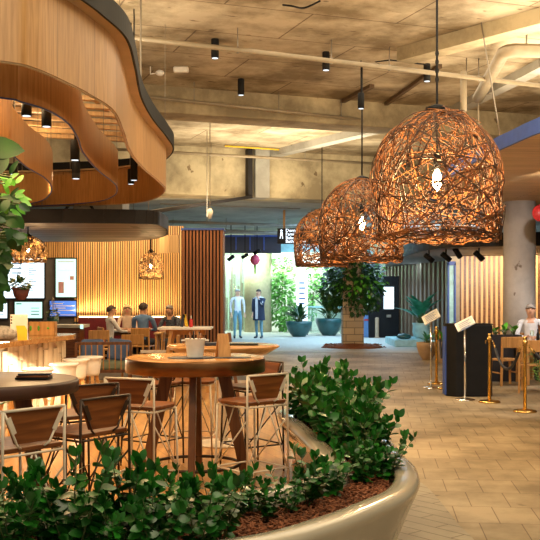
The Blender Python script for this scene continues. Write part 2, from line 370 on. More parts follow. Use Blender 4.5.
# ------------------------------------------------------------ slatted walls
def slat_wall(name, a, b, z0, z1, n, w, dep, mat, back, side=1, curve=0):
    a = Vector((a[0], a[1], 0)); b = Vector((b[0], b[1], 0)); t = (b-a); L = t.length; t.normalize(); nn = Vector((t.y, -t.x, 0))*side
    def pt(s_): return a+t*s_+nn*(-curve*4*(s_/L)*(1-s_/L))
    root = bpy.data.objects.new(name, None); C.objects.link(root); root['kind'] = 'structure'
    m = MB()
    for i in range(n):
        s0 = (i+.5)*L/n; p = pt(s0)
        vs = [p+t*(k*w/2)+nn*j+Vector((0, 0, z)) for k in (-1, 1) for j in (0, dep) for z in (z0, z1)]
        m.add(vs, [(0, 1, 3, 2), (4, 6, 7, 5), (0, 4, 5, 1), (2, 3, 7, 6), (0, 2, 6, 4), (1, 5, 7, 3)])
    m.build('slats', mat, root)
    m = MB(); K = 12
    for i in range(K):
        p = pt(i*L/K)-nn*.005; q = pt((i+1)*L/K)-nn*.005
        vs = [x+Vector((0, 0, z)) for x in (p, q, q-nn*.12, p-nn*.12) for z in (z0, z1)]
        m.add(vs, [(0, 2, 3, 1), (2, 4, 5, 3), (4, 6, 7, 5), (6, 0, 1, 7), (1, 3, 5, 7), (0, 6, 4, 2)])
    m.build('backing', back, root)
    return root
xl = lambda x, d: (x-270)/F*d
slat_wall('wall_slatted_cafe', (xl(74, 24), 24), (xl(182, 24), 24.5), .9, 3.35, 48, .034, .07, M['slat'], M['black'])
slat_wall('wall_slatted_over_menus', (xl(-60, 24), 24), (xl(74, 24), 24), 2.52, 3.35, 60, .034, .07, M['slat'], M['black'])
struct(MB().box(xl(-60, 24), xl(74, 24), 24.0, 24.15, .0, 2.52).build('wall_menu', M['grey_wall']))
struct(MB().box(xl(74, 24), xl(182, 24.3), 24.2, 24.4, 0, .95).build('wall_dado', M['grey_wall']))
lamp('AREA', (xl(128, 23.8), 23.82, 1.15), 34, (1, .72, .32), 2.7, (xl(128, 23.8), 24.1, 2.6), size_y=.05)
lamp('AREA', (xl(128, 23), 22.9, 3.4), 45, (1, .7, .35), 2.7, (xl(128, 23.8), 24.1, 1.8), size_y=.2)
# curved plywood panel at the right end of the slatted wall
m = MB(); pts = [Vector((xl(160, 23.2), 23.2, 0)), Vector((xl(170, 22.8), 22.8, 0)), Vector((xl(179, 22.7), 22.7, 0))]
for a, b in zip(pts, pts[1:]): m.bar(a+Vector((0, 0, 2.8)), b+Vector((0, 0, 2.8)), .05, .42)
struct(m.build('trim_2', M['slat_pale']))
# right hand walls
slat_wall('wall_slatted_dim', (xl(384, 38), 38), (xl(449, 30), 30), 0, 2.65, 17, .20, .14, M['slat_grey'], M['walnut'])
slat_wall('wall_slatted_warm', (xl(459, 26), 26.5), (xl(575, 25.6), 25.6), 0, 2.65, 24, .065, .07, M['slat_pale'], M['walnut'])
lamp('AREA', (6.6, 24.9, 2.6), 55, (1, .7, .36), 2.5, (6.6, 26, 1.4), size_y=.2)
m = MB(); m.box(xl(446, 26.5), xl(459, 26.5), 26.4, 26.6, 0, 2.65); struct(m.build('wall_white_return', M['steel']))
# blue-framed glass door in the return
t = bpy.data.objects.new('door_1', None); C.objects.link(t); t['kind'] = 'structure'
x0, x1 = xl(448, 26.2), xl(456, 26.2); m = MB()
for a, b in ((x0, x0+.04), (x1-.04, x1)): m.box(a, b, 26.2, 26.38, 0, 2.45)
m.box(x0, x1, 26.2, 26.38, 2.4, 2.5); m.build('door_frame', M['blue_paint_and_light'], t)
MB().box(x0+.05, x1-.05, 26.28, 26.3, .02, 2.39).build('door_glass', M['screen_blue'] if False else M['blue_pot'], t)
# slatted, square column mid-left
def clad_column():
    x0, x1, y0, y1 = xl(182, 19), xl(223, 19), 19, 19.8
    root = bpy.data.objects.new('wall_slatted_pier', None); C.objects.link(root); root['kind'] = 'structure'
    MB().box(x0+.05, x1-.05, y0+.05, y1-.05, 0, 2.88).build('core', M['black'], root)
    m = MB(); n = 12
    for i in range(n):
        x = x0+.035+(x1-x0-.07)*i/(n-1); m.box(x-.019, x+.019, y0, y0+.05, 0, 2.88); m.box(x-.019, x+.019, y1-.05, y1, 0, 2.88)
    for i in range(n):
        y = y0+.03+(y1-y0-.06)*i/(n-1)
        for X in (x0, x1-.05): m.box(X, X+.05, y-.019, y+.019, 0, 2.88)
    m.build('slats', M['slat_brown'], root)
    MB().box(x0-.02, x1+.02, y0-.02, y1+.02, 2.88, 2.92).build('cap', M['blue_paint_and_light'], root)
clad_column()
# round concrete column, right
c = Q(519.5, 335, 19.6); m = MB(); m.lathe([(.325, 0), (.325, 3.5)], (c[0], c[1], 0), 40); struct(m.build('column_round', M['column']))
c = Q(258, 335, 40); m = MB(); m.lathe([(.58, 0), (.58, 4.0)], (c[0], c[1], 0), 40); struct(m.build('column_beige', M['beige']))
# ivy column
ic = Q(352.5, 350, 28.4); m = MB(); m.box(ic[0]-.31, ic[0]+.31, ic[1]-.31, ic[1]+.31, 0, 4.05); struct(m.build('column_stone_clad', M['cladding'], bevel=.02))
m = MB(); m.lathe([(.9, 0), (.85, .06), (.3, .14)], (ic[0], ic[1], .0), 28)
for i in range(160):
    a = random.uniform(0, 2*pi); r = random.uniform(.35, 1.0); h = .07 if r < .85 else .0
    p0 = Vector((ic[0]+r*cos(a), ic[1]+r*sin(a)*.8, h+.02)); d = Vector((random.uniform(-1, 1), random.uniform(-1, 1), .2)).normalized()*.05; m.bar(p0-d, p0+d, .03, .02)
tag(m.build('mulch_bed', M['chip']), 'ring of brown bark mulch around the stone column foot', 'mulch', None, 'stuff')

# ------------------------------------------------------------ far end fittings
y = 35.5
m = MB(); m.box(xl(223, y), xl(281, y), y, y+.3, Q(0, 253, y)[2], Q(0, 235, y)[2]); struct(m.build('trim_3', M['navy']))
m = MB()
for x in (236, 250, 264): m.bar(Q(x, 235, y-.05), Q(x, 250, y-.05), .04, .03)
m.bar(Q(223, 236, y-.03), Q(281, 236, y-.03), .05, .06); struct(m.build('trim_4', M['blue_paint_and_light']))
m = MB(); m.box(xl(272, 38), xl(345, 38), 38, 38.3, Q(0, 252, 38)[2], Q(0, 243, 38)[2]); struct(m.build('trim_5', M['blue_pot']))
# shopfront with glass
t = bpy.data.objects.new('window_1', None); C.objects.link(t); t['kind'] = 'structure'
m = MB(); 
for x in (225, 232, 241, 247): m.bar(Q(x, 257, 41), (xl(x, 41), 41, 0), .07, .06)
m.bar(Q(224, 257, 41), Q(248, 257, 41), .08, .1); m.build('window_frame', M['steel'], t)
MB().box(xl(225, 41), xl(247, 41), 41.02, 41.04, 0.02, 3.2).build('pane', M['glass'], t)
m = MB()
for i in range(6):
    x = xl(225+i*4, 42); m.box(x, x+.1, 42.3, 42.5, .0, random.uniform(1.4, 2.6))
tag(m.build('shop_shelving', M['slat_grey']), 'shelving inside the shop window behind the two standing people', 'shelf')
struct(MB().box(xl(270, 42), xl(330, 42), 42, 42.2, 0, 3.9).build('wall_bright', M['white']))
lamp('AREA', Q(297, 262, 40), 120, GREEN, 2.2, Q(297, 300, 42), size_y=.6)
# white lit strip fitting and vertical white sign
tag(MB().box(xl(290, 41.9), xl(322, 41.9), 41.8, 42, Q(0, 263, 41.9)[2], Q(0, 261, 41.9)[2]).build('strip_light', M['screen']), 'long thin strip light above the planted wall', 'light')
t = thing('sign_totem', 'tall white illuminated totem sign between the two teal planters', 'sign', (xl(302, 37), 37, 0))
MB().box(-.22, .22, -.05, .05, .0, Q(0, 272, 37)[2]).build('panel', M['screen'], t)
MB().box(-.24, .24, -.07, .07, 0, .12).build('base', M['steel'], t)
m = MB()
for i in range(5): m.box(-.12, .10+.03*(i % 2), -.06, -.05, 1.2+i*.2, 1.26+i*.2)
m.build('lettering', M['ink'], t)

# ============================================================ CEILING SERVICES
def pipe(pts, r, mat, label, name='conduit_pipe', cat='pipe', hang=None, grp=None, top=SLAB):
    t = thing(name, label, cat, (0, 0, 0), 0, grp); MB().tube(pts, r, 10).build('tube', mat, t)
    for h in hang or []:
        a = Vector(pts[0]).lerp(Vector(pts[-1]), h); m = MB(); m.tube([a+Vector((0, 0, -r)), (a.x, a.y, top)], .008, 6); m.tube([a-Vector((0, 0, r+.01)), a+Vector((0, 0, r+.01))], r*.5, 6); m.build('hanger', M['steel'], t)
    return t
pipe([P(60, 29, 4.9), P(560, 88, 4.9)], .035, M['pipe'], 'cream conduit pipe nearest the camera, running right across the slab', hang=(.12, .3, .48, .6, .8))
pipe([P(120, 94, 4.86), P(440, 128, 4.86)], .03, M['pipe'], 'thin pipe crossing in front of the first concrete beam', hang=(.2, .45, .65))
pipe([P(110, 149, 4.92), P(420, 166, 4.92)], .035, M['pipe'], 'thin pipe along the top of the deep rear beam', hang=(.3, .6))
pipe([Q(150, 221, 30), Q(300, 226, 31)], .05, M['steel'], 'upper galvanised pipe under the rear slab', grp='rear services', hang=(.15, .5, .85), top=4.03)
pipe([Q(150, 229, 31), Q(300, 234, 32)], .07, M['steel'], 'lower galvanised pipe above the slatted pier', grp='rear services', hang=(.15, .5, .85), top=4.03)
pipe([Q(160, 203, 25.5), Q(300, 208, 27)], .04, M['steel'], 'pipe just behind the deep rear beam', grp='rear services', hang=(.15, .5, .85), top=4.03)
pipe([P(225, 146, 5.16), P(300, 151, 5.16)], .02, M['yellow'], 'yellow gas pipe above the deep beam', 'gas_pipe')
a = Vector(P(575, 52, 4.95)); b = Vector(P(505, 50, 4.95)); c_ = Vector(P(478, 98, 4.92))
t = thing('drain_pipe', 'thick cream drain pipe with an elbow at upper right', 'pipe')
MB().tube([a, a.lerp(b, .75), a.lerp(b, .86), b.lerp(a, .05).lerp(c_, .02), b.lerp(c_, .06), b.lerp(c_, .14), c_], .095, 14).build('tube', M['pipe'], t)
MB().tube([c_, (c_.x+.03, c_.y, 3.75)], .013, 8).build('drop_pipe', M['pipe'], t)
MB().tube([b.lerp(a, .3), (b.lerp(a, .3).x, b.y, SLAB)], .012, 6).build('hanger', M['steel'], t)
pipe([(P(478, 50, 4.95)[0]+.1, 14.5, 5.0), (P(478, 50, 4.95)[0]+.1, 14.5, 4.1)], .05, M['pipe'], 'short vertical pipe behind the drain pipe elbow', 'riser_pipe')
pipe(cr([P(283, 5, 5.17), P(292, 6, 5.1), P(304, 8, 5.15), P(320, 1, 5.17)], 5), .012, M['black'], 'loose black cable hanging from the slab, top centre', 'cable', 'cable')
pipe([P(385, 67, 5.05), P(375, 62, 5.12), P(390, 60, 5.15), P(430, 65, 5.15)], .012, M['black'], 'black cable looping beside the right ceiling downlight', 'cable', 'cable')
# ceiling cylinder downlights
def downlight(x, ytop, h, rad, label, d=None, cord=0, grp='cylinder downlights'):
    if d is None: X, Y, Z = P(x, ytop, SLAB)
    else: X, Y, Z = Q(x, ytop, d)
    t = thing('downlight', label, 'downlight', (X, Y, Z), 0, grp)
    MB().lathe([(rad, -h), (rad, -.01), (rad*.9, 0)], n=20).build('housing', M['black'], t)
    MB().lathe([(rad*.8, -h-.004), (rad*.8, -h+.004)], n=16).build('lens', M['lens'], t)
    if cord: MB().tube([(0, 0, 0), (0, 0, cord)], .008, 6).build('cord', M['black'], t)
    if d is None or h > .2: lamp('SPOT', (X, Y, Z-h-.03), 70, SOFT, .06, (X, Y, 0), angle=75)
    return t
for x, y_, l_b in ((215, 39, 'black cylinder downlight behind the near pipe, left of centre'), (241, 79, 'black cylinder downlight just before the first beam'),
                   (326, 52, 'black cylinder downlight under the pipe, centre of the ceiling'), (427, 64, 'black cylinder downlight left of the big pendant cord')):
    downlight(x, y_, .27, .055, l_b)
downlight(361, 93, .24, .05, 'black cylinder downlight on a dropped cord above the second pendant', 14.6, .5)
for x, y_, d, h, cc, l_b in ((26.5, 103, 7.4, .10, .9, 'black cylinder lamp nearest the left edge inside the timber ribbons'), (46.5, 109, 7.6, .14, .9, 'black cylinder lamp second from left inside the ribbons'),
                     (75, 140, 9.5, .2, 1.1, 'upper black cylinder lamp between the middle and outer ribbon'), (76, 160, 10.2, .2, 1.3, 'lower black cylinder lamp below the middle ribbon edge'),
                     (134, 158, 12.0, .28, 1.6, 'black cylinder lamp beneath the outer ribbon, upper right one'), (131, 169, 12.6, .2, 1.7, 'black cylinder lamp under the outer ribbon, lower one'),
                     (14, 164, 11, .12, .9, 'black cylinder lamp behind the bright green leaves')):
    downlight(x, y_, h, .045 if d > 8 else .04, l_b, d, SLAB-Q(x, y_, d)[2], 'cylinder lamps among the timber ribbons')
# small white ceiling fittings
X, Y, Z = P(181, 72, 5.12)
t = thing('emergency_light', 'white oblong emergency light on the slab beside the ribbon', 'light', (X, Y, SLAB)); MB().box(-.12, .12, -.05, .05, -.09, 0).build('body', M['white_plastic'], t, bevel=.02)
X, Y, Z = P(158, 76, 5.05)
t = thing('security_camera', 'small white dome camera on an arm left of the emergency light', 'camera', (X, Y, SLAB)); m = MB(); m.tube([(-.12, 0, 0), (-.12, 0, -.12), (0, 0, -.1)], .012, 6); m.build('arm', M['white_plastic'], t); MB().ball((.03, 0, -.1), .07, .07, .05).build('dome', M['white'], t)
X, Y, Z = Q(210, 216, 18.6)
t = thing('sensor', 'white cone sensor on a thin rod above the slatted pier', 'sensor', (X, Y, 2.95)); MB().tube([(0, 0, .0), (0, 0, 2.2)], .007, 6).build('rod', M['steel'], t); MB().lathe([(.03, .12), (.065, .26), (.03, .32)], n=14).build('head', M['white'], t)
for x, y0_, y1_, d in ((141, 20, 140, 11.5), (207, 138, 225, 21)):
    a = Q(x, y0_, d); b = Q(x, y1_, d); tag(MB().tube([(a[0], d, SLAB), (b[0], d, b[2])], .008, 6).build('hanging_rod', M['steel']), 'thin steel rod hanging from the slab '+('beside the outer ribbon' if x < 150 else 'left of the deep beam'), 'rod')

# ============================================================ TIMBER RIBBONS
def ribbon(name, plan, z0, z1, label, extra=False):
    pts = cr([(x, y, 0) for x, y in plan], 10); t = thing(name, label, 'ceiling feature', (0, 0, 0), 0, 'curved timber ribbons')
    th = .03; outer = offset(pts, -th/2, False); inner = offset(pts, th/2, False); m = MB(); uv = []; vs = []; fs = []; s = 0; N = len(pts)
    for i in range(N):
        if i: s += (pts[i]-pts[i-1]).length
        for q, z in ((outer[i], z0), (outer[i], z1), (inner[i], z0), (inner[i], z1)): vs.append((q[0], q[1], z)); uv.append((s, z))
    for i in range(N-1):
        a = 4*i; b = a+4
        fs += [(a, b, b+1, a+1), (a+2, a+3, b+3, b+2), (a, a+2, b+2, b), (a+1, b+1, b+3, a+3)]
    fs += [(0, 1, 3, 2), (4*N-4, 4*N-2, 4*N-1, 4*N-3)]
    m.v = vs; m.f = fs; m.smooth = [False]*len(fs); m.mi = [0]*len(fs); m.uv = uv
    o = m.build('panel', M['ribbon'], t, fix=False)
    for p_ in o.data.polygons: p_.use_smooth = False
    edge = MB(); e = [(q.x, q.y, z0-.004) for q in pts]; edge.tube(e, .008, 6); edge.build('edge_trim', M['blue_paint_and_light'] if not extra else M['raft_wood'], t)
    for k in range(4, N-4, max(6, N//7)):
        MB().tube([(pts[k].x, pts[k].y, z1), (pts[k].x, pts[k].y, SLAB)], .004, 5).build('cable', M['steel'], t)
    if extra:
        lo = offset(pts, -.01, False); hi = offset(pts, -.10, False); lo2 = offset(pts, .12, False)
        r = MB()
        for (pa, pb, za, zb, nm_, mt) in ((lo2, hi, z1, z1, 'underside_strip', 'raft_wood'),):
            v = []; f = []
            for i in range(N):
                v += [(pa[i].x, pa[i].y, z1), (pb[i].x, pb[i].y, z1), (pb[i].x, pb[i].y, z1+.02), (pa[i].x, pa[i].y, z1+.02)]
            for i in range(N-1):
                a = 4*i; b = a+4
                for j in range(4): f.append((a+j, a+(j+1) % 4, b+(j+1) % 4, b+j))
            f += [(0, 1, 2, 3), (4*N-1, 4*N-2, 4*N-3, 4*N-4)]
            r.add(v, f); r.build(nm_, M[mt], t)
        r = MB(); hi2 = offset(pts, -.12, False); v = []; f = []
        for i in range(N): v += [(hi[i].x, hi[i].y, z1-.0), (hi2[i].x, hi2[i].y, z1-.0), (hi2[i].x, hi2[i].y, z1+.17), (hi[i].x, hi[i].y, z1+.17)]
        for i in range(N-1):
            a = 4*i; b = a+4
            for j in range(4): f.append((a+j, a+(j+1) % 4, b+(j+1) % 4, b+j))
        f += [(0, 1, 2, 3), (4*N-1, 4*N-2, 4*N-3, 4*N-4)]
        r.add(v, f); r.build('black_fascia', M['black'], t)
    return t
def PB(l, z=3.0): return [P(x, y, z)[:2] for x, y in l]
A_ = [(-3.2, 5.0), (-2.3, 5.3)]+PB([(0, 61), (33, 68), (67, 83), (88, 94), (112, 110), (122, 130), (130, 152), (143, 168), (158, 181), (165, 190), (155, 198), (130, 203), (60, 206), (-40, 207)])
B_ = [(-3.4, 6.0), (-2.7, 6.2)]+PB([(0, 97), (20, 101), (48, 110), (68, 123), (78, 138), (83, 152), (97, 169), (112, 181), (117, 188), (113, 196), (92, 202), (30, 206), (-40, 207)])
C_ = [(-3.6, 7.2), (-3.0, 7.6)]+PB([(0, 142), (12, 154), (27, 167), (44, 177), (51, 186), (50, 194), (40, 201), (15, 205), (-40, 206)])
ribbon('timber_ribbon', A_, 3.0, 3.54, 'outermost wavy timber ribbon with a black top edge, largest at upper left', True)
ribbon('timber_ribbon', B_, 3.0, 3.46, 'middle wavy timber ribbon nested inside the outermost one')
ribbon('timber_ribbon', C_, 3.0, 3.46, 'innermost timber ribbon curling behind the leaves at far left')
lamp('POINT', (-2.6, 9.2, 3.6), 55, WARM, .2); lamp('POINT', (-3.1, 12.9, 3.2), 60, WARM, .2); lamp('POINT', (-2.25, 7.5, 3.3), 45, WARM, .2)
# batten grid seen between the ribbons
t = thing('batten_grid', 'pale timber battens criss-crossing above the ribbons', 'ceiling feature', (0, 0, 0))
for k in range(9):
    a = Vector((-3.9, 9.6+k*.5, 3.9)); b = Vector((-1.75, 10.3+k*.5, 3.9)); MB().bar(a, b, .10, .05).build('batten', M['slat_pale'], t)
for k in range(4):
    MB().bar((-3.7+k*.5, 9.6, 3.96), (-3.5+k*.5, 14.2, 3.96), .06, .05).build('cross_batten', M['slat_pale'], t)
MB().tube([(-2.6, 11.5, 3.98), (-2.6, 11.5, SLAB)], .01, 6).build('cable', M['steel'], t)

# ============================================================ canopy over the counter
t = thing('counter_canopy', 'curved dark-edged canopy with grey ribbed underside above the counter', 'canopy')
ply = [(-9, 14.9), (-3.2, 14.7)]+[P(146, 224, 2.7)[:2], (-1.78, 15.5), (-1.80, 16.6), (-2.0, 18), (-2.5, 19.3), (-3.4, 20), (-9, 20)]
pl = [(-9, 14.9)]+[(q.x, q.y) for q in cr([(x, y, 0) for x, y in ply[1:-1]], 6)]+[(-9, 20)]
MB().prism(pl, 2.7, 2.74).build('soffit', M['grey_soffit'], t)
pl2 = [(x, y) for x, y in pl]; m = MB(); n = len(pl2)
for i in range(n-1):
    a = pl2[i]; b = pl2[i+1]; m.bar((a[0], a[1], 2.81), (b[0], b[1], 2.81), .04, .22)
m.build('fascia', M['charcoal'], t)
for x, yy in ((-2.2, 15.3), (-2.6, 15.1), (-3.1, 15), (-3.6, 15), (-4.4, 15), (-2.3, 18)):
    MB().tube([(x, yy, 2.74), (x, yy, SLAB)], .008, 5).build('rod', M['steel'], t)
MB().box(-3.4, -2.55, 16.4, 17.2, 2.98, 3.25).build('duct_box', M['steel'], t)
m = MB(); 
for a, b in (((-3.55, 16, 2.9), (-3.2, 16.1, 3.35)), ((-3.2, 16.1, 3.35), (-2.9, 16.0, 2.9)), ((-3.2, 16.1, 3.35), (-2.6, 16.3, 3.3)), ((-3.9, 16, 3.3), (-3.2, 16.1, 3.1))): m.tube([a, b], .025, 6)
m.build('truss', M['black'], t)

# right hand timber raft, reflected blue light painted into its fascia
t = thing('timber_raft', 'suspended timber-lined raft with blue-lit curved edge at right', 'canopy')
ed = cr([(4.2, 7.6, 0), (3.5, 9.4, 0)]+[P(x, y, 3.5) [:2]+(0,) for x, y in ((540, 132), (512, 144), (490, 154), (462, 169), (440, 185), (430, 198))]+[(3.9, 20.3, 0)], 6)
pl = [(q.x, q.y) for q in ed]+[(14, 20.3), (14, 7.6)]
MB().prism(pl, 3.5, 3.55).build('soffit', M['soffit'], t)
m = MB()
for a, b in zip(ed, ed[1:]): m.bar((a.x, a.y, 3.58), (b.x, b.y, 3.58), .04, .18)
m.build('fascia', M['blue_paint_and_light'], t)
for x, yy, x2, y2 in ((3.3, 11.2, 3.5, 11.2), (3.05, 12.5, 2.8, 12.6), (2.95, 14.5, 3.0, 14.5)):
    MB().tube([(x, yy, 3.55), (x2, y2, SLAB)], .009, 6).build('hanger_rod', M['steel'], t)
for x, yy, aim in ((4.3, 14.5, (4.9, 19.2, 1.9)), (5.6, 16.0, (5.2, 17.6, .8)), (4.4, 12.0, (4.6, 14, 0))):  # lamps added in the soffit to brighten the column and dining area
    MB().lathe([(.05, -.01), (.05, .01)], (x, yy, 3.5), 14).build('added_soffit_light', M['lens'], t); lamp('SPOT', (x, yy, 3.46), 220, (1, .92, .84), .06, aim, angle=80)
# grey bulkhead ring behind it
t = thing('bulkhead', 'long dark grey curved bulkhead above the slatted walls at right', 'bulkhead')
ed = cr([Q(386, 238, 33)[:2]+(0,), Q(402, 240, 27)[:2]+(0,), Q(430, 240, 22.5)[:2]+(0,), Q(470, 238, 21.2)[:2]+(0,), Q(510, 234, 20.8)[:2]+(0,), (8, 20.6, 0), (14, 20.4, 0)], 6)
m = MB()
for a, b in zip(ed, ed[1:]): m.bar((a.x, a.y, 2.80), (b.x, b.y, 2.80), .06, .30)
m.build('fascia', M['charcoal'], t)
pl = [(q.x, q.y) for q in ed]+[(14, 26), (8, 26), (6.6, 29), (4.6, 38)]
MB().prism(pl, 2.66, 2.69).build('soffit', M['grey_soffit'], t)
# track spotlights
def track_spot(x, y_, d, tilt, label, grp, col=SOFT, e=60, aim=None):
    X, Y, Z = Q(x, y_, d); t = thing('track_spotlight', label, 'spotlight', (X, Y, Z), 0, grp)
    dv = Vector((tilt, .25, -.7)).normalized(); L = .26
    MB().tube([-dv*L*.5, dv*L*.5], .065, 14).build('housing', M['black'], t)
    MB().tube([dv*L*.5, dv*(L*.5+.006)], .05, 12).build('lens', M['lens'], t)
    MB().bar((0, 0, 0), (0, 0, (2.66 if d < 30 else 4.03)-Z), .03, .03).build('bracket', M['black'], t)
    pz = Vector((X, Y, Z))+dv*(L*.5+.05)
    if e: lamp('SPOT', pz, e, col, .04, pz+(dv if aim is None else Vector(aim)-pz), angle=55)
track_spot(429, 258, 23, .9, 'leftmost black track spotlight under the bulkhead', 'bulkhead spotlights', (.6, .8, 1), 60, (5.0, 31, 1.4))
track_spot(446, 257, 22.6, .9, 'second black track spotlight from left under the bulkhead', 'bulkhead spotlights', (.7, .8, 1), 60, (5.2, 30, 1.6))
track_spot(457.5, 253, 22.2, .5, 'third black track spotlight, tilted steeply, under the bulkhead', 'bulkhead spotlights', SOFT, 170, (5.7, 26, 1.8))
track_spot(479, 256, 21.8, .8, 'rightmost black track spotlight on the bulkhead', 'bulkhead spotlights', SOFT, 170, (6.4, 25.4, 1.8))
track_spot(231, 258, 33, -.9, 'left black spotlight before the dark shop fascia', 'shop fascia spotlights', COOL, 80, (-1.6, 35, 0))
track_spot(245, 256, 33, -1.2, 'middle black spotlight before the dark shop fascia', 'shop fascia spotlights', COOL, 80, (-.9, 35, 0))
track_spot(257, 252, 33, -1.4, 'right black spotlight beside the paper lantern', 'shop fascia spotlights', COOL, 80, (-.3, 35, 0))

# hanging directional sign
X, Y, Z = Q(298, 236, 27.5)
t = thing('directional_sign', 'hanging dark directional sign with white lettering before the planted wall', 'sign', (X, Y, Z))
MB().box(-.60, .60, -.05, .05, -.23, .22).build('panel', M['charcoal'], t)
for x in (-.40, .40): MB().tube([(x, 0, .22), (x, 0, 4.03-Z)], .035 if x < 0 else .02, 8).build('hanger', M['slat'] if x < 0 else M['steel'], t)
wl = emit('sign_white', (.75, .88, 1), 2.0)
for i, tx in enumerate(('Dentist', 'Family', 'Bakery', 'Bathrooms')): text_mesh('lettering', tx, .13, wl, t, (-.36, -.055, .155-i*.105), (pi/2, 0, 0))
m = MB(); m.ball((-.48, -.055, .15), .03, .01, .03); m.box(-.51, -.45, -.06, -.052, .02, .11); m.bar((-.50, -.056, .02), (-.52, -.056, -.08), .02, .01); m.bar((-.46, -.056, .02), (-.44, -.056, -.08), .02, .01); m.build('pictogram', wl, t)
# paper lantern decoration
X, Y, Z = Q(255, 260, 34)
t = thing('paper_lantern', 'pink and red paper lantern with a green tassel by the beige column', 'decoration', (X, Y, Z))
MB().lathe([(.02, .2), (.13, .15), (.19, 0), (.12, -.14), (.04, -.18)], n=14).build('shade', M['pink'], t)
MB().tube([(0, 0, -.18), (0, 0, -.5)], [.05, .02], 6).build('tassel', M['leaf_bright'], t); MB().tube([(0, 0, .28), (0, 0, 4.03-Z)], .01, 5).build('cord', M['black'], t)

# ============================================================ RATTAN PENDANTS
def shade_mesh(D, H, n, r, seed, seg=34, closed_bottom=False):
    rnd = random.Random(seed); m = MB(); Rr = D/2
    def surf(u, v, k):                     # v 0 = top .. 1 = rim
        s_ = v*1.0; ang = min(1, s_/.62)*pi/2
        if s_ < .62: rr = Rr*sin(ang); z = H-(H*.55)*(1-cos(ang))
        else: rr = Rr*(1-.05*((s_-.62)/.38)**2); z = H*.45*(1-(s_-.62)/.38)
        return Vector((rr*k*cos(u), rr*k*sin(u), z*(.3+.7*k) if v < .3 else z))
    for i in range(n):
        u = rnd.uniform(0, 2*pi); v = sqrt(rnd.uniform(.002, 1)); k = rnd.uniform(.90, 1.01); a = rnd.uniform(0, 2*pi)
        L = rnd.uniform(.6, 1.7)*D; st = L/seg; curl = rnd.uniform(-1.3, 1.3)/D; pts = []; 
        for j in range(seg):
            pts.append(surf(u, v, k+.015*sin(j*.3+i)))
            rr = max(.12*Rr, Rr*sin(min(1, v/.62)*pi/2)); u += st*cos(a)/rr; v += st*sin(a)/(H*1.25); a += curl*st
            if v > 1: v = 1; a = -a; curl = -curl
            if v < .03: v = .03; a = -a
        m.tube(pts, r*rnd.uniform(.7, 1.3), 5, cap=False)
    for k in range(7):                     # bound rim
        ph = rnd.uniform(0, 6); m.tube([surf(2*pi*j/40, 1-.03*rnd.random()-.02*sin(3*2*pi*j/40+ph), .98+.02*sin(5*2*pi*j/40+ph)) for j in range(40)], r*1.1, 5, closed=True)
    return m
def pendant(name, x, yb, d, D, H, n, r, mat, label, cordtop, energy, seed, grp):
    X, Y, Z = Q(x, yb, d)
    t = thing(name, label, 'pendant lamp', (X, Y, Z), 0, grp)
    sm = shade_mesh(D, H, n, r, seed); 
    # two tones of vine in one weave
    for i in range(len(sm.f)): sm.mi[i] = 1 if (i//125) % 5 < 2 else 0
    sm.build('woven_shade', [mat, M['cane']], t, fix=False)
    MB().tube([(0, 0, H*.62), (0, 0, cordtop-Z)], .012, 8).build('cord', M['black'], t)
    MB().tube([(0, 0, H*.66), (0, 0, H*.54)], .03*D, 10).build('bulb_holder', M['black'], t)
    MB().lathe([(.015, H*.54), (.022*D+.01, H*.50), (.030*D+.01, H*.44), (.02*D, H*.39), (.004, H*.37)], n=14).build('bulb', M['bulb'], t)
    MB().lathe([(.08*D, H-.015), (.09*D, H+.01), (.015, H+.05)], n=14).build('top_cap', M['black'], t)
    m = MB()
    for k in range(4): a = k*pi/2+.4; m.tube([(.02*cos(a), .02*sin(a), H+.04), (D*.2*cos(a), D*.2*sin(a), H*.92)], .006, 5)
    m.build('stay_wire', M['black'], t)
    lamp('POINT', (X, Y, Z+H*.36), energy, (1, .66, .30), .12)
    return t
p1 = pendant('rattan_pendant', 437, 240, 9.85, 1.36, 1.36, 225, .0060, M['vine'], 'largest woven vine dome pendant, hanging nearest at upper right', SLAB, 170, 11, 'woven vine pendants in a row')
m = MB()
for k in range(9): z = 1.62+k*.045*1.0; m.tube([(.016*cos(a)+.0, 0 if k % 2 else .016*sin(a), z+.03*sin(a)*1) for a in [j*pi/4 for j in range(8)]] if k % 2 else [(0, .016*cos(a), z+.03*sin(a)) for a in [j*pi/4 for j in range(8)]], .005, 5, closed=True)
m.build('chain', M['black'], p1)
pendant('rattan_pendant', 362, 261, 15, 1.36, 1.30, 200, .0075, M['vine'], 'middle woven vine pendant, partly hidden behind the largest', SLAB, 110, 12, 'woven vine pendants in a row')
pendant('rattan_pendant', 322, 266, 23, 1.36, 1.36, 160, .0095, M['vine'], 'farthest woven vine pendant beside the directional sign', SLAB, 80, 13, 'woven vine pendants in a row')
pendant('cane_pendant', 151, 279, 19, .50, .55, 120, .0045, M['pale_cane'], 'small cane pendant before the slatted cafe wall', 2.72, 25, 14, 'small cane pendants')
pendant('cane_pendant', 28, 262, 15.6, .62, .42, 130, .0045, M['pale_cane'], 'small shallow cane pendant above the menu screens', 2.72, 25, 15, 'small cane pendants')

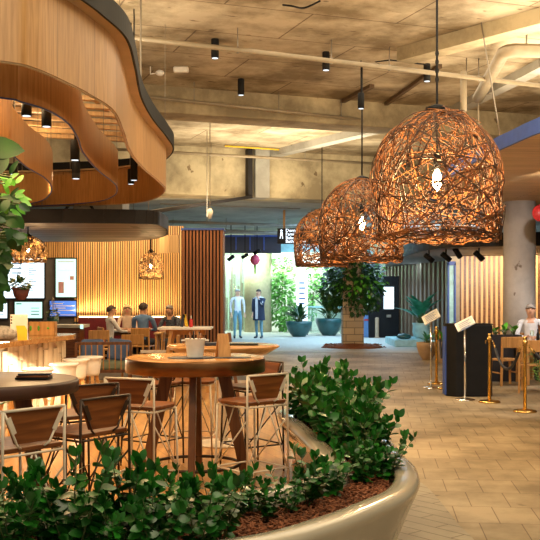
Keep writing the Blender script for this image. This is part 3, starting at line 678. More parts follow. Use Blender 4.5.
# ============================================================ PLANTER
zt = .5
fo = [(x, y) for x, y in [(-2.6, 3.55), (-1.5, 3.72), (-.7, 3.92)]]+[P(x, y, zt)[:2] for x, y in ((262, 542), (340, 521), (388, 502), (411, 491), (420, 478), (416, 464), (404, 453))]+[(.93, 7.1), (.92, 7.8), (.84, 8.5), (.68, 9.05), (.42, 9.3), (.18, 9.2), (.07, 8.85)]+[P(x, y, zt)[:2] for x, y in ((296, 431), (316, 452))]+[(.36, 6.1), (.18, 5.65), (-.2, 5.3), (-.8, 5.05), (-1.6, 4.85), (-2.6, 4.75)]
out = cr([(x, y, 0) for x, y in fo], 6, True)
t = thing('white_planter', 'long curved glossy cream planter wrapping the cafe in the foreground', 'planter')
prof = [(.20, .03), (.14, .12), (.06, .32), (.015, .42), (0, .46), (.008, .485), (.03, .5), (.06, .505), (.13, .50), (.15, .49), (.155, .44), (.155, .38)]
m = MB(); N = len(out); vs = []; 
for dd, z in prof:
    for q in offset(out, dd): vs.append((q.x, q.y, z))
fs = [(i*N+k, i*N+(k+1) % N, (i+1)*N+(k+1) % N, (i+1)*N+k) for i in range(len(prof)-1) for k in range(N)]
m.add(vs, fs, True); m.build('shell', M['planter'], t)
m = MB(); pb = offset(out, .14); m.prism([(q.x, q.y) for q in pb], .0, .06); m.build('plinth', M['oak'], t)
soil = offset(out, .15)
m = MB(); m.prism([(q.x, q.y) for q in soil], .39, .41); m.build('soil', M['soil'], t)
# bark chips
def inside(x, y, poly):
    c = False; n = len(poly); j = n-1
    for i in range(n):
        if ((poly[i].y > y) != (poly[j].y > y)) and x < (poly[j].x-poly[i].x)*(y-poly[i].y)/(poly[j].y-poly[i].y)+poly[i].x: c = not c
        j = i
    return c
inner = offset(out, .19); m = MB(); k = 0
while k < 5200:
    x = random.uniform(-2, 1.0); y = random.uniform(3.7, 9.4)
    if not inside(x, y, inner): continue
    k += 1; c0 = Vector((x, y, .415+random.uniform(0, .015))); d = Vector((random.uniform(-1, 1), random.uniform(-1, 1), random.uniform(-.3, .3))).normalized()*random.uniform(.012, .03)
    m.bar(c0-d, c0+d, random.uniform(.006, .014), .006)
tag(m.build('bark_mulch', M['chip'], fix=False), 'reddish bark chips covering the soil of the curved planter', 'mulch', None, 'stuff')
# curved paving band round the planter
m = MB(); o1 = offset(out, .12); o2 = offset(out, -.38); v = []; f = []
for a, b in zip(o1, o2): v += [(a.x, a.y, .004), (b.x, b.y, .004)]
for i in range(N): j = (i+1) % N; f.append((2*i, 2*i+1, 2*j+1, 2*j))
m.add(v, f); o = m.build('trim_6', M['border']); struct(o)
# shrubs: glossy round-leaved
def shrub_parts(seed, h=.42, nst=7, leafL=.082, leafW=.056, lean=.6):
    rnd = random.Random(seed); st = MB(); lf = MB()
    for s_ in range(nst):
        a = rnd.uniform(0, 2*pi); ln = rnd.uniform(.1, lean); H = h*rnd.uniform(.6, 1.1); pts = []
        for j in range(6):
            t_ = j/5; pts.append(Vector((cos(a)*ln*H*t_**1.4+.03*cos(a), sin(a)*ln*H*t_**1.4+.03*sin(a), H*t_)))
        st.tube(pts, [.006, .005, .005, .004, .003, .002], 5)
        nl = 16
        for j in range(nl):
            t_ = .22+.78*j/nl; i = min(4, int(t_*5)); q = pts[i].lerp(pts[i+1], t_*5-i)
            aa = j*2.4+rnd.uniform(-.5, .5)+s_; uv_ = (rnd.uniform(-.9, .9), rnd.uniform(-1.1, .3), .8); el = rnd.uniform(-.3, .6) if t_ < .9 else 1.1
            d = Vector((cos(aa)*cos(el), sin(aa)*cos(el), sin(el))); sz = rnd.uniform(.8, 1.3)
            lf.leaf(q, d, uv_, leafL*sz, leafW*sz, .12, .12, 4)
        top = pts[-1]
        for j in range(2): aa = j*2.6+s_; lf.leaf(top, (cos(aa)*.5, sin(aa)*.5, .9), (sin(aa), -cos(aa), .3), leafL*.9, leafW*.8, .12, .1, 4)
    return st.mesh('stems', M['stem']), lf.mesh('leaves', M['leaf'])
protos = [shrub_parts(s, .44+.04*(s % 3), 8) for s in range(6)]
def place_shrub(pr, loc, rz, sc, label, grp, name='glossy_leaf_shrub'):
    t = thing(name, label, 'shrub', loc, rz, grp); t.scale = (sc, sc, sc)
    for nm_, me in (('stems', pr[0]), ('leaves', pr[1])):
        o = bpy.data.objects.new(nm_, me); C.objects.link(o); o.parent = t
    return t
spots = []
inner2 = offset(out, .20)
tries = 0
while tries < 20000 and len(spots) < 125:
    tries += 1; x = random.uniform(-1.75, .9); y = random.uniform(3.9, 9.2)
    if not inside(x, y, inner2): continue
    # the mulch strip by the outer rim stays clear round the bend
    if y < 5.9 and x > -.2 and not inside(x+.20, y-.2, inner2): continue
    if x < -.2 and y < 4.1+.0: continue
    if all((x-a)**2+(y-b)**2 > (.175 if y < 6.5 else .19)**2 for a, b in spots): spots.append((x, y))
def sc_of(x, y):
    if y > 6.2: return random.uniform(.78, 1.05)
    tall = random.random() < .12
    return random.uniform(.85, .98) if tall and y < 4.7 else random.uniform(.56, .72) if y < 4.7 or x > .2 else random.uniform(.38, .5)
for i, (x, y) in enumerate(spots):
    if x < -.55 : lb = 'glossy green shrub in the front arm of the cream planter, lower left'
    elif y < 5.6: lb = 'glossy green shrub in the planter before the round tables, lower centre'
    elif y < 7.2: lb = 'glossy green shrub at the bend of the cream planter'
    else: lb = 'glossy green shrub in the far arm of the cream planter'
    place_shrub(random.choice(protos), (x, y, .40), random.uniform(0, 6), sc_of(x, y), lb, 'shrubs in the curved planter')

# ============================================================ STOOLS
def make_stool(frame, wood_, seatmat, label, grp):
    t = thing('bar_stool', label, 'bar stool', (0, 0, 0), 0, grp); r = .0085; Z = .74
    MB().prism([(-.2, -.19), (.2, -.19), (.215, .10), (.17, .20), (-.17, .20), (-.215, .10)], Z, Z+.028).build('seat', seatmat, t, bevel=.008)
    for sx in (-1, 1):
        MB().tube([(sx*.205, -.215, 0), (sx*.20, -.205, Z), (sx*.20, -.21, .97)], r, 8).build('leg', frame, t)
        MB().tube([(sx*.205, .20, 0), (sx*.185, .185, Z-.01)], r, 8).build('leg', frame, t)
    m = MB(); m.tube([(-.20, -.21, .97), (.20, -.21, .97)], r, 8); m.build('top_rail', frame, t)
    m = MB()
    q = [(-.195, -.2, Z-.012), (.195, -.2, Z-.012), (.185, .185, Z-.012), (-.185, .185, Z-.012)]
    for a, b in zip(q, q[1:]+q[:1]): m.tube([a, b], r*.9, 6)
    m.build('seat_frame', frame, t)
    m = MB(); zf = .24; q = [(-.203, -.212, zf), (.203, -.212, zf), (.2, .196, zf), (-.2, .196, zf)]
    for a, b in zip(q, q[1:]+q[:1]): m.tube([a, b], r*.9, 6)
    m.build('footrest', frame, t)
    m = MB()
    for sx in (-1, 1):
        m.tube([(sx*.195, .19, Z-.02), (0, -.2+.2, Z-.02)], .005, 5) if False else None
        m.tube([(sx*.2, -.205, zf), (sx*.01, -.2, Z-.02)], .006, 6); m.tube([(sx*.2, -.21, Z-.1), (sx*.2, .196, zf)], .006, 6); m.tube([(sx*.2, .196, zf), (sx*.01, .185, Z-.02)], .006, 6)
    m.build('cross_brace', frame, t)
    vs = [(-.190, -.206, .966), (.190, -.206, .966), (.110, -.196, .785), (-.110, -.196, .785)]
    m = MB(); vv = [(x, y_+.006, z) for x, y_, z in vs]+[(x, y_+.024, z) for x, y_, z in vs]
    m.add(vv, [(0, 1, 2, 3), (7, 6, 5, 4), (0, 4, 5, 1), (1, 5, 6, 2), (2, 6, 7, 3), (3, 7, 4, 0)]); bo = m.build('backrest', wood_, t, bevel=.004)
    for sx in (-1, 1):
        a = Vector((sx*.172, -.216, .935)); b = Vector((sx*.128, -.208, .845)); m = MB()
        tt = (b-a).normalized(); sd = Vector((-sx*tt.z*-1, 0, tt.x*sx*-1)).normalized()*.014; nrm = Vector((0, -.004, 0))
        m.add([a-sd, a+sd, b+sd, b-sd, a-sd+nrm, a+sd+nrm, b+sd+nrm, b-sd+nrm], [(0, 1, 2, 3), (7, 6, 5, 4), (0, 4, 5, 1), (1, 5, 6, 2), (2, 6, 7, 3), (3, 7, 4, 0)])
        m.build('bracket_plate', frame, bo)
    for sx in (-1, 1): MB().tube([(sx*.195, -.212, .965), (sx*.105, -.20, .78), (sx*.075, -.19, Z+.02)], .007, 6).build('back_brace', frame, bo)
    return t
SW = make_stool(M['white_metal'], M['walnut'], M['walnut'], 'white-framed bar stool at the front left of the bronze-edged table', 'bar stools')
SD = make_stool(M['dark_metal'], M['walnut'], M['walnut'], 'x', 'bar stools')
first = {id(SW): True, id(SD): True}
def put(src, x, y, rz, label):
    if first[id(src)]: o = src; first[id(src)] = False
    else: o = copy_tree(src)
    o.location = (x, y, .012); o.rotation_euler = (0, 0, R(rz)); o['label'] = label; return o
put(SW, -.955, 7.12, -20, 'cream-framed bar stool seen from behind at the front left of the bronze-edged table')
put(SW, -.15, 7.42, 40, 'cream-framed bar stool turned left at the front right of the bronze-edged table')
put(SW, -1.43, 5.26, 50, 'cream-framed bar stool at the lower left, nearest the camera')
put(SD, -1.15, 5.80, 54, 'dark-framed bar stool right of the nearest stool, beside the dark table')
put(SD, -1.34, 6.62, 40, 'dark-framed bar stool behind the other dark one at the dark table')
put(SD, -1.10, 8.85, 148, 'dark-framed bar stool on the far left side of the bronze-edged table')
put(SD, -.17, 8.58, 125, 'dark-framed bar stool on the far right side of the bronze-edged table')
put(SW, -.74, 9.12, 178, 'cream-framed bar stool behind the bronze-edged table, facing the camera')

# ============================================================ HIGH TABLES
def high_table(loc, top, rim, leg, label, turn=0, rh=.12):
    t = thing('high_table', label, 'table', loc, turn); H = 1.05; r = .6
    MB().lathe([(0.001, H), (r-.02, H), (r-.005, H-.004)], n=64).build('table_top', top, t)
    MB().lathe([(r-.005, H-.004), (r, H-.015), (r, H-rh), (r-.012, H-rh-.008), (.001, H-rh-.008)], n=64).build('rim', rim, t)
    for k in range(4):
        a = k*pi/2; e = Vector((cos(a), sin(a), 0)); s_ = Vector((-sin(a), cos(a), 0)); m = MB()
        A = e*.24+Vector((0, 0, H-rh-.008)); B = e*.44
        w, d = .055, .028
        vs = [A-e*w-s_*d, A+e*w-s_*d, A+e*w+s_*d, A-e*w+s_*d, B-e*w*.8-s_*d, B+e*w*.8-s_*d, B+e*w*.8+s_*d, B-e*w*.8+s_*d]
        m.add(vs, [(0, 1, 2, 3), (7, 6, 5, 4), (0, 4, 5, 1), (1, 5, 6, 2), (2, 6, 7, 3), (3, 7, 4, 0)]); m.build('leg', leg, t, bevel=.004)
    m = MB(); m.tube([(.38*cos(a), .38*sin(a), .13) for a in [2*pi*j/48 for j in range(48)]], .014, 8, closed=True); m.build('foot_ring', M['dark_metal'], t)
    return t
T1 = (-.64, 8.16, .012); high_table(T1, M['oak_top'], M['bronze'], M['walnut_leg'], 'round high table with bronze edge, white bucket standing on it')
T2 = P(-18, 381, 1.05)[:2]+(.012,); high_table(T2, M['dark_top'], M['dark_top'], M['walnut_leg'], 'round dark-topped high table at the left edge of the picture', .5, .075)
TZ = 1.062
# things on table 1
m = MB(); m.lathe([(.001, 0), (.2, 0), (.2, .006), (.001, .006)], (0, 0, 0), 40, sy=.8)
tag(m.build('placemat', M['navy'], loc=(-.66, 7.98, TZ+.001)), 'dark round tray mat under the white bucket', 'mat')
t = thing('cutlery_bucket', 'white bucket of cutlery on the bronze-edged high table', 'bucket', (-.63, 8.0, TZ+.008))
MB().lathe([(.066, 0), (.070, .02), (.085, .15), (.088, .155), (.080, .155), (.076, .14), (.062, .012), (.001, .012)], n=28, cap=False).build('bucket', M['white'], t)
MB().box(.083, .115, -.02, .02, .135, .145).build('handle', M['white'], t); MB().box(-.115, -.083, -.02, .02, .135, .145).build('handle', M['white'], t)
for k in range(7):
    a = k*.9; MB().tube([(.03*cos(a), .03*sin(a), .02), (.05*cos(a), .05*sin(a), .2+.01*(k % 3))], .007, 5).build('cutlery_handle', M['black'] if k % 2 else M['walnut'], t)
t = thing('menu_stand', 'timber A-frame menu stand right of the white bucket', 'menu stand', (-.40, 8.10, TZ), R(20))
vs = lambda s_: [(-.055, s_*.055, 0), (.055, s_*.055, 0), (.045, s_*.005, .20), (-.045, s_*.005, .20)]
for s_ in (-1, 1):
    m = MB(); q = vs(s_); v = [(x, y_, z) for x, y_, z in q]+[(x, y_+.008, z) for x, y_, z in q]; m.add(v, [(0, 1, 2, 3), (7, 6, 5, 4), (0, 4, 5, 1), (1, 5, 6, 2), (2, 6, 7, 3), (3, 7, 4, 0)]); m.build('board', M['oak'], t)
tag(MB().lathe([(.001, 0), (.17, 0), (.17, .006), (.001, .006)], n=40, sx=1.0, sy=.5).build('placemat', M['navy'], loc=(-.33, 8.0, TZ)), 'dark mat at the right beside the menu stand', 'mat')
# menu folders on dark table
p = P(34, 379, 1.062)
for i, (mt, dz) in enumerate((('black', 0), ('walnut', .014), ('navy', .028))):
    tag(MB().box(-.1, .1, -.07, .07, 0, .012).build('menu_folder', M[mt], loc=(p[0]+.004*i, p[1], TZ+.001+dz), bevel=.003), ('bottom black', 'middle brown', 'top navy')[i]+' menu folder in the stack on the dark high table', 'menu', 'menu folders').rotation_euler = (0, 0, .12*i-.1)

# ============================================================ BAR COUNTER + white stools
t = thing('bar_counter', 'timber bar counter with carved pale wood front, left', 'counter')
pl = [(-3.55, 8.4), P(0, 344, 1.05)[:2], P(74, 335.5, 1.05)[:2], (-2.65, 13.0), (-5.2, 14.0), (-6.4, 8.4)]
MB().prism([tuple(p_[:2]) for p_ in pl], 1.0, 1.06).build('worktop', M['oak_top'], t)
q0 = Vector((-3.85, 8.6, 0)); q1 = Vector((pl[2][0]-.16, pl[2][1]+.10, 0)); q2 = Vector((-5.1, 13.7, 0))
MB().prism([(q0.x, q0.y), (q1.x, q1.y), (q2.x, q2.y), (-6.2, 8.6)], .012, 1.0).build('body', M['bar_panel'], t)
m = MB(); rnd = random.Random(4)
for i in range(34):
    a = q0.lerp(q1, i/34); b = q0.lerp(q1, (i+.9)/34); e = (b-a); n_v = Vector((e.y, -e.x, 0)).normalized()
    z = .03
    while z < .98:
        z2 = min(.99, z+rnd.uniform(.2, .5)); dep = rnd.uniform(.015, .06)
        vs_ = [a, b, b+n_v*dep, a+n_v*dep]; vv = [v_+Vector((0, 0, z)) for v_ in vs_]+[v_+Vector((0, 0, z2-.012)) for v_ in vs_]
        m.add(vv, [(0, 1, 2, 3), (7, 6, 5, 4), (0, 4, 5, 1), (1, 5, 6, 2), (2, 6, 7, 3), (3, 7, 4, 0)]); z = z2
m.build('carved_front', M['bar_panel'], t)
c0 = q0.lerp(q1, .6); lamp('AREA', (c0.x+.28, c0.y, .97), 42, (1, .86, .62), 3.2, (c0.x+.05, c0.y, 0), size_y=.06).rotation_euler = (0, R(18), atan2(q1.y-q0.y, q1.x-q0.x))
def round_stool():
    t = thing('round_stool', 'x', 'stool', (0, 0, 0), 0, 'white-topped stools along the bar')
    MB().lathe([(.12, .46), (.135, .50), (.15, .62), (.16, .69), (.18, .70), (.18, .72), (.17, .726), (.001, .722)], n=28).build('seat', M['white'], t)
    for k in range(4):
        a = k*pi/2+.5; MB().bar((.2*cos(a), .2*sin(a), 0), (.09*cos(a), .09*sin(a), .47), .04, .03).build('leg', M['oak'], t)
    return t
rs = round_stool(); names = ['white-topped timber stool farthest along the bar', 'white-topped stool second from the far end of the bar', 'white-topped stool third from the far end of the bar', 'white-topped stool fourth from the far end of the bar', 'white-topped stool at the left edge before the bar']
for i, (x, y_) in enumerate(((90, 357.5), (76, 360), (64, 364.5), (38, 370), (12, 374))):
    o = rs if i == 0 else copy_tree(rs); o.location = P(x, y_, .72)[:2]+(.012,); o['label'] = names[i]; o.rotation_euler = (0, 0, i*.7)
# things on the bar
BZ = 1.06
X, Y, _ = P(41, 336, 1.06); Y += .1
t = thing('wooden_crate', 'plain timber box with round holes on the bar end', 'box', (X, Y, BZ), .1)
m = MB(); m.box(-.17, .17, -.10, -.085, 0, .18); m.box(-.17, .17, .085, .10, 0, .18); m.box(-.17, -.155, -.1, .1, 0, .18); m.box(.155, .17, -.1, .1, 0, .18); m.box(-.17, .17, -.1, .1, 0, .01); m.build('box', M['oak'], t)
m = MB()
for x in (-.14, -.04, .08): m.ball((x, -.102, .10), .015, .004, .035 if x < .05 else .015)
m.build('green_label', M['leaf_bright'], t)
X, Y, _ = P(19, 340, 1.06)
t = thing('menu_holder', 'white menu board with dark dots standing on the bar', 'sign', (X, Y, BZ), .1)
MB().box(-.10, .10, -.01, .01, 0, .30).build('board', M['white'], t, bevel=.004)
m = MB()
for k in range(3): m.ball((-.085, -.011, .27-k*.035), .01, .003, .01)
m.build('punch_dot', M['black'], t)
m = MB(); m.prism([(-.02, 0), (.09, 0), (.09, .12), (.06, .17), (-.04, .17), (-.03, .12)], 0, .006); o = m.build('yellow_flyer', M['yellow'], t, loc=(.01, -.03, .0)); o.rotation_euler = (pi/2, 0, 0)
X, Y, _ = P(2, 340, 1.06); 
def blob(name, mat, sx, sy, sz, loc, label, cat, seed=1, parent=None):
    m = MB(); n, k = 18, 12; vs_ = []
    for i in range(k+1):
        th = pi*i/k
        for j in range(n):
            a = 2*pi*j/n; d = Vector((sin(th)*cos(a), sin(th)*sin(a), cos(th))); rr = 1+.28*noise.noise(d*2.3+Vector((seed, 0, 0)))
            vs_.append((d.x*sx*rr, d.y*sy*rr, max(-sz*.8, d.z*sz*rr)+sz*.8))
    m.add(vs_, [(i*n+j, i*n+(j+1) % n, (i+1)*n+(j+1) % n, (i+1)*n+j) for i in range(k) for j in range(n)], True)
    o = m.build(name, mat, parent, loc); 
    if label: tag(o, label, cat)
    return o
blob('folded_cloth', M['grey_cloth'], .19, .11, .09, (X, Y, BZ), 'bundle of crumpled grey cloth on the bar at the left edge', 'cloth', 3)

# menu screens
def screen(x0, x1, y0_, y1_, d, mat, label, ink, rows, name='menu_screen', grp='menu screens on the wall'):
    a = Q(x0, y1_, d); b = Q(x1, y0_, d); w = b[0]-a[0]; h = b[2]-a[2]
    t = thing(name, label, 'screen', (a[0]+w/2, d, a[2]), 0, grp)
    MB().box(-w/2-.03, w/2+.03, 0, .08, -.03, h+.03).build('housing', M['charcoal'], t)
    MB().box(-w/2, w/2, -.012, 0, 0, h).build('display', mat, t)
    m = MB(); rnd = random.Random(int(x0)+5)
    for (u0, u1, v0, v1) in rows: m.box(-w/2+w*u0, -w/2+w*u1, -.016, -.013, h*v0, h*v1)
    if rows: m.build('menu_print', ink, t)
    return t
rw = [(.62, .62+.2*((i*7) % 5)/5+.08, .9-i*.055, .92-i*.055) for i in range(14)]+[(.15, .16, .1, .9)]+[(.2, .45, .85-i*.12, .88-i*.12) for i in range(3)]
screen(4, 44, 258, 298, 23.92, M['screen'], 'large white menu screen above the counter at left', M['ink'], rw)
rw = [(.1, .9, .93, .95), (.12, .88, .70, .705), (.12, .88, .9, .905), (.12, .125, .7, .9), (.875, .88, .7, .9), (.12, .4, .1, .4), (.7, .9, .45, .55)]
screen(56, 76, 259, 297, 23.92, M['screen_green'], 'tall pale green poster screen beside the slatted wall', M['ink_soft'], rw)
screen(-8, 7, 303, 318, 23.92, M['screen'], 'small screen cut off by the left edge', M['ink'], [(.2, .8, .2+.2*i, .25+.2*i) for i in range(4)])
screen(15, 42, 302, 318, 23.92, M['screen_green'], 'small pale green screen below the large menu', M['ink'], [(.05, .25, .85, .92), (.6, .9, .2, .26), (.6, .9, .4, .45), (.6, .9, .6, .64)])
screen(50, 76, 301, 316, 23.92, M['screen_blue'], 'small blue timetable-like menu screen below the green poster', M['white'], [(.0, .95, .05, .1), (.0, .95, .35, .4), (.0, .95, .65, .7), (.1, .5, .8, .86), (.1, .6, .5, .56), (.1, .4, .2, .26)])
# counter beneath the screens
t = thing('service_counter', 'low dark service counter with lit cyan end beneath the screens', 'counter'); a = Q(30, 326, 20.5); b = Q(86, 326, 20.5)
MB().box(a[0], b[0], 20.2, 20.9, .88, .94).build('worktop', M['pale_stone'], t); MB().box(a[0]+.1, b[0]-.1, 20.3, 20.85, .01, .88).build('body', M['walnut'], t)
MB().box(b[0]-.06, b[0]+.0, 20.17, 20.2, .86, .95).build('lit_end', M['screen_green'], t)
# banquette
t = thing('banquette', 'long burgundy banquette along the slatted cafe wall', 'bench'); x0, x1 = xl(78, 23.6), xl(180, 23.8)
MB().box(x0, x1, 23.6, 23.78, .3, 1.02).build('backrest', M['burgundy'], t, bevel=.03); MB().box(x0, x1, 23.05, 23.6, .3, .47).build('seat', M['burgundy'], t, bevel=.03); MB().box(x0, x1, 23.15, 23.7, .01, .3).build('plinth', M['black'], t)
tag(MB().box(x0, x1, 23.72, 23.77, 1.02, 1.045).build('led_strip', M['led']), 'glowing warm light strip at the foot of the slats', 'light strip')

# ============================================================ LOW FURNITURE
def dining_chair(name='dining_chair', frame=None, seatm=None, arms=False):
    frame = frame or M['oak']; t = thing(name, 'x', 'chair')
    MB().box(-.21, .21, -.2, .22, .43, .46).build('seat', seatm or frame, t, bevel=.01)
    for sx in (-1, 1):
        MB().bar((sx*.2, -.2, 0), (sx*.19, -.22, .84), .032, .032).build('leg', frame, t)
        MB().bar((sx*.19, .2, 0), (sx*.18, .19, .44), .032, .032).build('leg', frame, t)
    MB().box(-.21, .21, -.235, -.205, .66, .85).build('backrest', frame, t, bevel=.01)
    m = MB()
    for sx in (-1, 1): m.bar((sx*.195, -.2, .22), (sx*.185, .2, .22), .02, .02)
    m.build('stretcher', frame, t)
    return t
dc = dining_chair(); used = [False]
def chair(x, y_, z, rz, label, grp, d=None):
    o = copy_tree(dc) if used[0] else dc; used[0] = True
    X, Y = P(x, y_, z)[:2] if d is None else (xl(x, d), d)
    o.location = (X, Y, .01); o.rotation_euler = (0, 0, R(rz)); o['label'] = label; o['group'] = grp
CG = 'timber dining chairs'
chair(99, 0, 0, 10, 'timber dining chair behind the man in a white shirt', CG, 19.6)
chair(136, 0, 0, -8, 'timber dining chair with its back to the camera, right of the armchair', CG, 17.6)
chair(152, 0, 0, 90, 'timber dining chair side-on before the slatted wall diners', CG, 18.6)
chair(166, 0, 0, 90, 'timber dining chair beside the small timber table', CG, 17.2)
chair(506, 0, 0, 15, 'timber dining chair right of the black host stand', 'timber chairs in the roped dining area', 16.6)
chair(533, 0, 0, -20, 'timber dining chair at the right edge, nearest the ropes', 'timber chairs in the roped dining area', 15.4)
chair(548, 0, 0, 200, 'timber dining chair partly out of frame at right', 'timber chairs in the roped dining area', 18.4)
# spindle armchair
t = thing('spindle_armchair', 'wide timber spindle-back armchair with blue and sage cushions', 'armchair', (xl(104, 16.6), 16.6, .012), R(8))
m = MB(); m.bar((-.46, -.3, .74), (.46, -.3, .74), .035, .05); m.build('top_rail', M['walnut_leg'], t)
m = MB(); m.bar((-.46, -.3, .26), (.46, -.3, .26), .035, .05); m.build('seat_rail', M['walnut_leg'], t)
for k in range(9): x = -.4+k*.1; MB().bar((x, -.3, .26), (x, -.3, .74), .018, .018).build('spindle', M['oak'], t)
for sx in (-1, 1):
    MB().bar((sx*.46, -.3, 0), (sx*.46, -.3, .76), .045, .045).build('leg', M['walnut_leg'], t); MB().bar((sx*.46, .34, 0), (sx*.46, .34, .56), .045, .045).build('leg', M['walnut_leg'], t)
    MB().bar((sx*.46, -.3, .6), (sx*.46, .38, .57), .05, .03).build('armrest', M['walnut_leg'], t)
MB().box(-.43, .43, -.26, .36, .28, .42).build('seat_cushion', M['green_cushion'], t, bevel=.04)
tag(MB().box(-.2, .2, -.06, .06, 0, .38).build('cushion', M['blue_cushion'], loc=(xl(92, 16.6), 16.6, .44), bevel=.05), 'blue scatter cushion at the left of the spindle armchair', 'cushion', 'blue cushions').rotation_euler = (-.3, 0, .1)
tag(MB().box(-.2, .2, -.06, .06, 0, .38).build('cushion', M['blue_cushion'], loc=(xl(117, 16.6), 16.65, .44), bevel=.05), 'blue scatter cushion at the right of the spindle armchair', 'cushion', 'blue cushions').rotation_euler = (-.3, .1, -.1)
def rect_table(x, d, w, dep, H, top, leg, label, rz=0, trestle=False):
    t = thing('timber_table', label, 'table', (xl(x, d), d, .01), rz)
    MB().box(-w/2, w/2, -dep/2, dep/2, H-.035, H).build('table_top', top, t, bevel=.006)
    for sx in (-1, 1):
        for sy in (-1, 1):
            a = (sx*(w/2-.05), sy*(dep/2-.05), 0); b = (sx*(w/2-(.05 if not trestle else .22)), sy*(dep/2-.08), H-.035); MB().bar(a, b, .05, .05).build('leg', leg, t)
    m = MB(); m.bar((-w/2+.1, 0, H-.09), (w/2-.1, 0, H-.09), .04, .08); m.build('apron', leg, t)
    return t
rect_table(186, 15.6, .86, .7, 1.05, M['white'], M['oak'], 'pale-topped high timber table with sauce bottles', 0, True)
rect_table(176, 20.6, .9, .6, .76, M['slat_pale'], M['oak'], 'timber table before the man in a dark patterned shirt')
rect_table(128, 22.2, .9, .6, .75, M['dark_top'], M['walnut_leg'], 'dark table between the seated diners')
rect_table(508, 18.0, .8, .8, .74, M['slat_pale'], M['oak'], 'light timber table left of the seated man in grey')
rect_table(545, 16.9, .9, .8, .75, M['slat_pale'], M['oak'], 'light timber dining table at the right edge')
# low bench rows with red/white edges
for x, d, lb in ((160, 14.6, 'nearer'), (157, 16.0, 'farther')):
    t = thing('red_bench', lb+' narrow red bench with white edge behind the high table', 'bench', (xl(x, d), d, .012), 0, 'red benches')
    MB().box(-.25, .25, -.12, .12, .60, .64).build('seat', M['burgundy'], t); MB().box(-.26, .26, -.13, -.12, .60, .65).build('edging', M['white'], t)
    for sx in (-1, 1): MB().bar((sx*.2, 0, 0), (sx*.2, 0, .6), .05, .1).build('leg', M['walnut_leg'], t)
# table with tapered edge behind right
X, Y, _ = P(228, 346, 1.05)
t = thing('pedestal_table', 'round high table with tapered rim behind the bronze-edged one', 'table', (X-.05, Y, .012))
MB().lathe([(.001, 1.05), (.58, 1.05), (.6, 1.035), (.46, .95), (.001, .95)], n=48).build('table_top', M['oak_top'], t); MB().lathe([(.05, .03), (.05, .95)], n=16).build('post', M['white_metal'], t); MB().lathe([(.3, 0), (.3, .02), (.05, .04)], n=32).build('base', M['white_metal'], t)
tag(MB().box(-.16, .16, -.1, .1, 0, .015).build('serving_tray', M['black'], loc=(X+.16, Y-.05, 1.063), bevel=.004), 'black tray at the right on the tapered round table', 'tray', 'trays')
tag(MB().box(-.1, .1, -.08, .08, 0, .03).build('menu_folder', M['navy'], loc=(X-.14, Y-.1, 1.063), bevel=.004), 'dark menu folder at the left on the tapered round table', 'menu')
# bottles on high table
zt_ = 1.061
t = thing('sauce_bottle', 'red sauce bottle with white cap on the pale high table', 'bottle', (xl(191, 15.5), 15.5, zt_)); MB().lathe([(.028, 0), (.03, .02), (.028, .11), (.012, .14)], n=14).build('bottle', M['red'], t); MB().lathe([(.014, .14), (.01, .175), (.004, .19)], n=12).build('cap', M['white'], t)
t = thing('number_stand', 'small black and yellow A-frame stand on the pale high table', 'stand', (xl(184, 15.6), 15.6, zt_)); m = MB(); m.bar((-.04, 0, 0), (0, 0, .2), .05, .012); m.build('board', M['navy'], t); m = MB(); m.bar((.05, 0, 0), (.005, 0, .2), .05, .012); m.build('board', M['yellow'], t)
t = thing('menu_easel', 'small folding timber easel on the floor side of the high table', 'easel', (xl(229, 14.4), 14.4, .012)); m = MB(); m.bar((-.12, 0, 0), (0, .05, 1.0), .05, .04); m.bar((.14, 0, 0), (0, .05, 1.0), .05, .04); m.build('frame', M['walnut_leg'], t); MB().box(-.05, .05, -.02, .0, .3, .7).build('panel', M['black'], t)

# ============================================================ HOST STAND, STANCHIONS, SIGNS
X, Y, _ = P(471, 397, 0); s_ = F/Y
t = thing('host_stand', 'black host stand with blue-lit rounded side, beside the brass posts', 'podium', (X, Y+.2, 0), R(4))
w = 22/s_; m = MB(); pl = [(-w-.02, -.02), (-w+.10, -.16), (w, -.16), (w, .24), (-w+.1, .24), (-w-.02, .12)]
m.prism(pl, 0, 1.12); m.build('body', M['black'], t, bevel=.02)
MB().box(-w-.035, -w+.0, -.02, .14, .02, 1.09).build('blue_lit_side', M['blue_paint_and_light'], t)  # blue light on the left side, painted in as a coloured strip
MB().prism([(x*1.02, y_*1.02) for x, y_ in pl], 1.12, 1.135).build('top', M['charcoal'], t)
def stanchion(x, y_, label, H=1.02, mat='brass'):
    X, Y, _ = P(x, y_, 0); t = thing('rope_stanchion', label, 'stanchion', (X, Y, 0), 0, 'brass rope posts')
    MB().lathe([(.16, 0), (.16, .015), (.14, .03), (.03, .045)], n=28).build('base', M[mat], t)
    MB().lathe([(.025, .04), (.025, H-.1), (.035, H-.1), (.035, H-.06), (.025, H-.06), (.025, H-.03), (.03, H)], n=16).build('post', M[mat], t)
    for sx in (-1, 1): MB().tube([(sx*.02, 0, H-.12), (sx*.06, 0, H-.11), (sx*.055, 0, H-.15)], .006, 6).build('hook', M[mat], t)
    return Vector((X, Y, 0))
s1 = stanchion(489.5, 402.5, 'brass rope post directly before the black host stand')
s2 = stanchion(525, 412, 'brass rope post nearest the right edge')
s3 = stanchion(436.5, 384, 'brass rope post left of the host stand, behind the left sign')
s4 = stanchion(447, 389, 'brass rope post tight against the left side of the host stand')
s5 = Vector((s2.x+1.0, s2.y-1.0, 0)); stanchion(540, 0, '', 1) if False else None
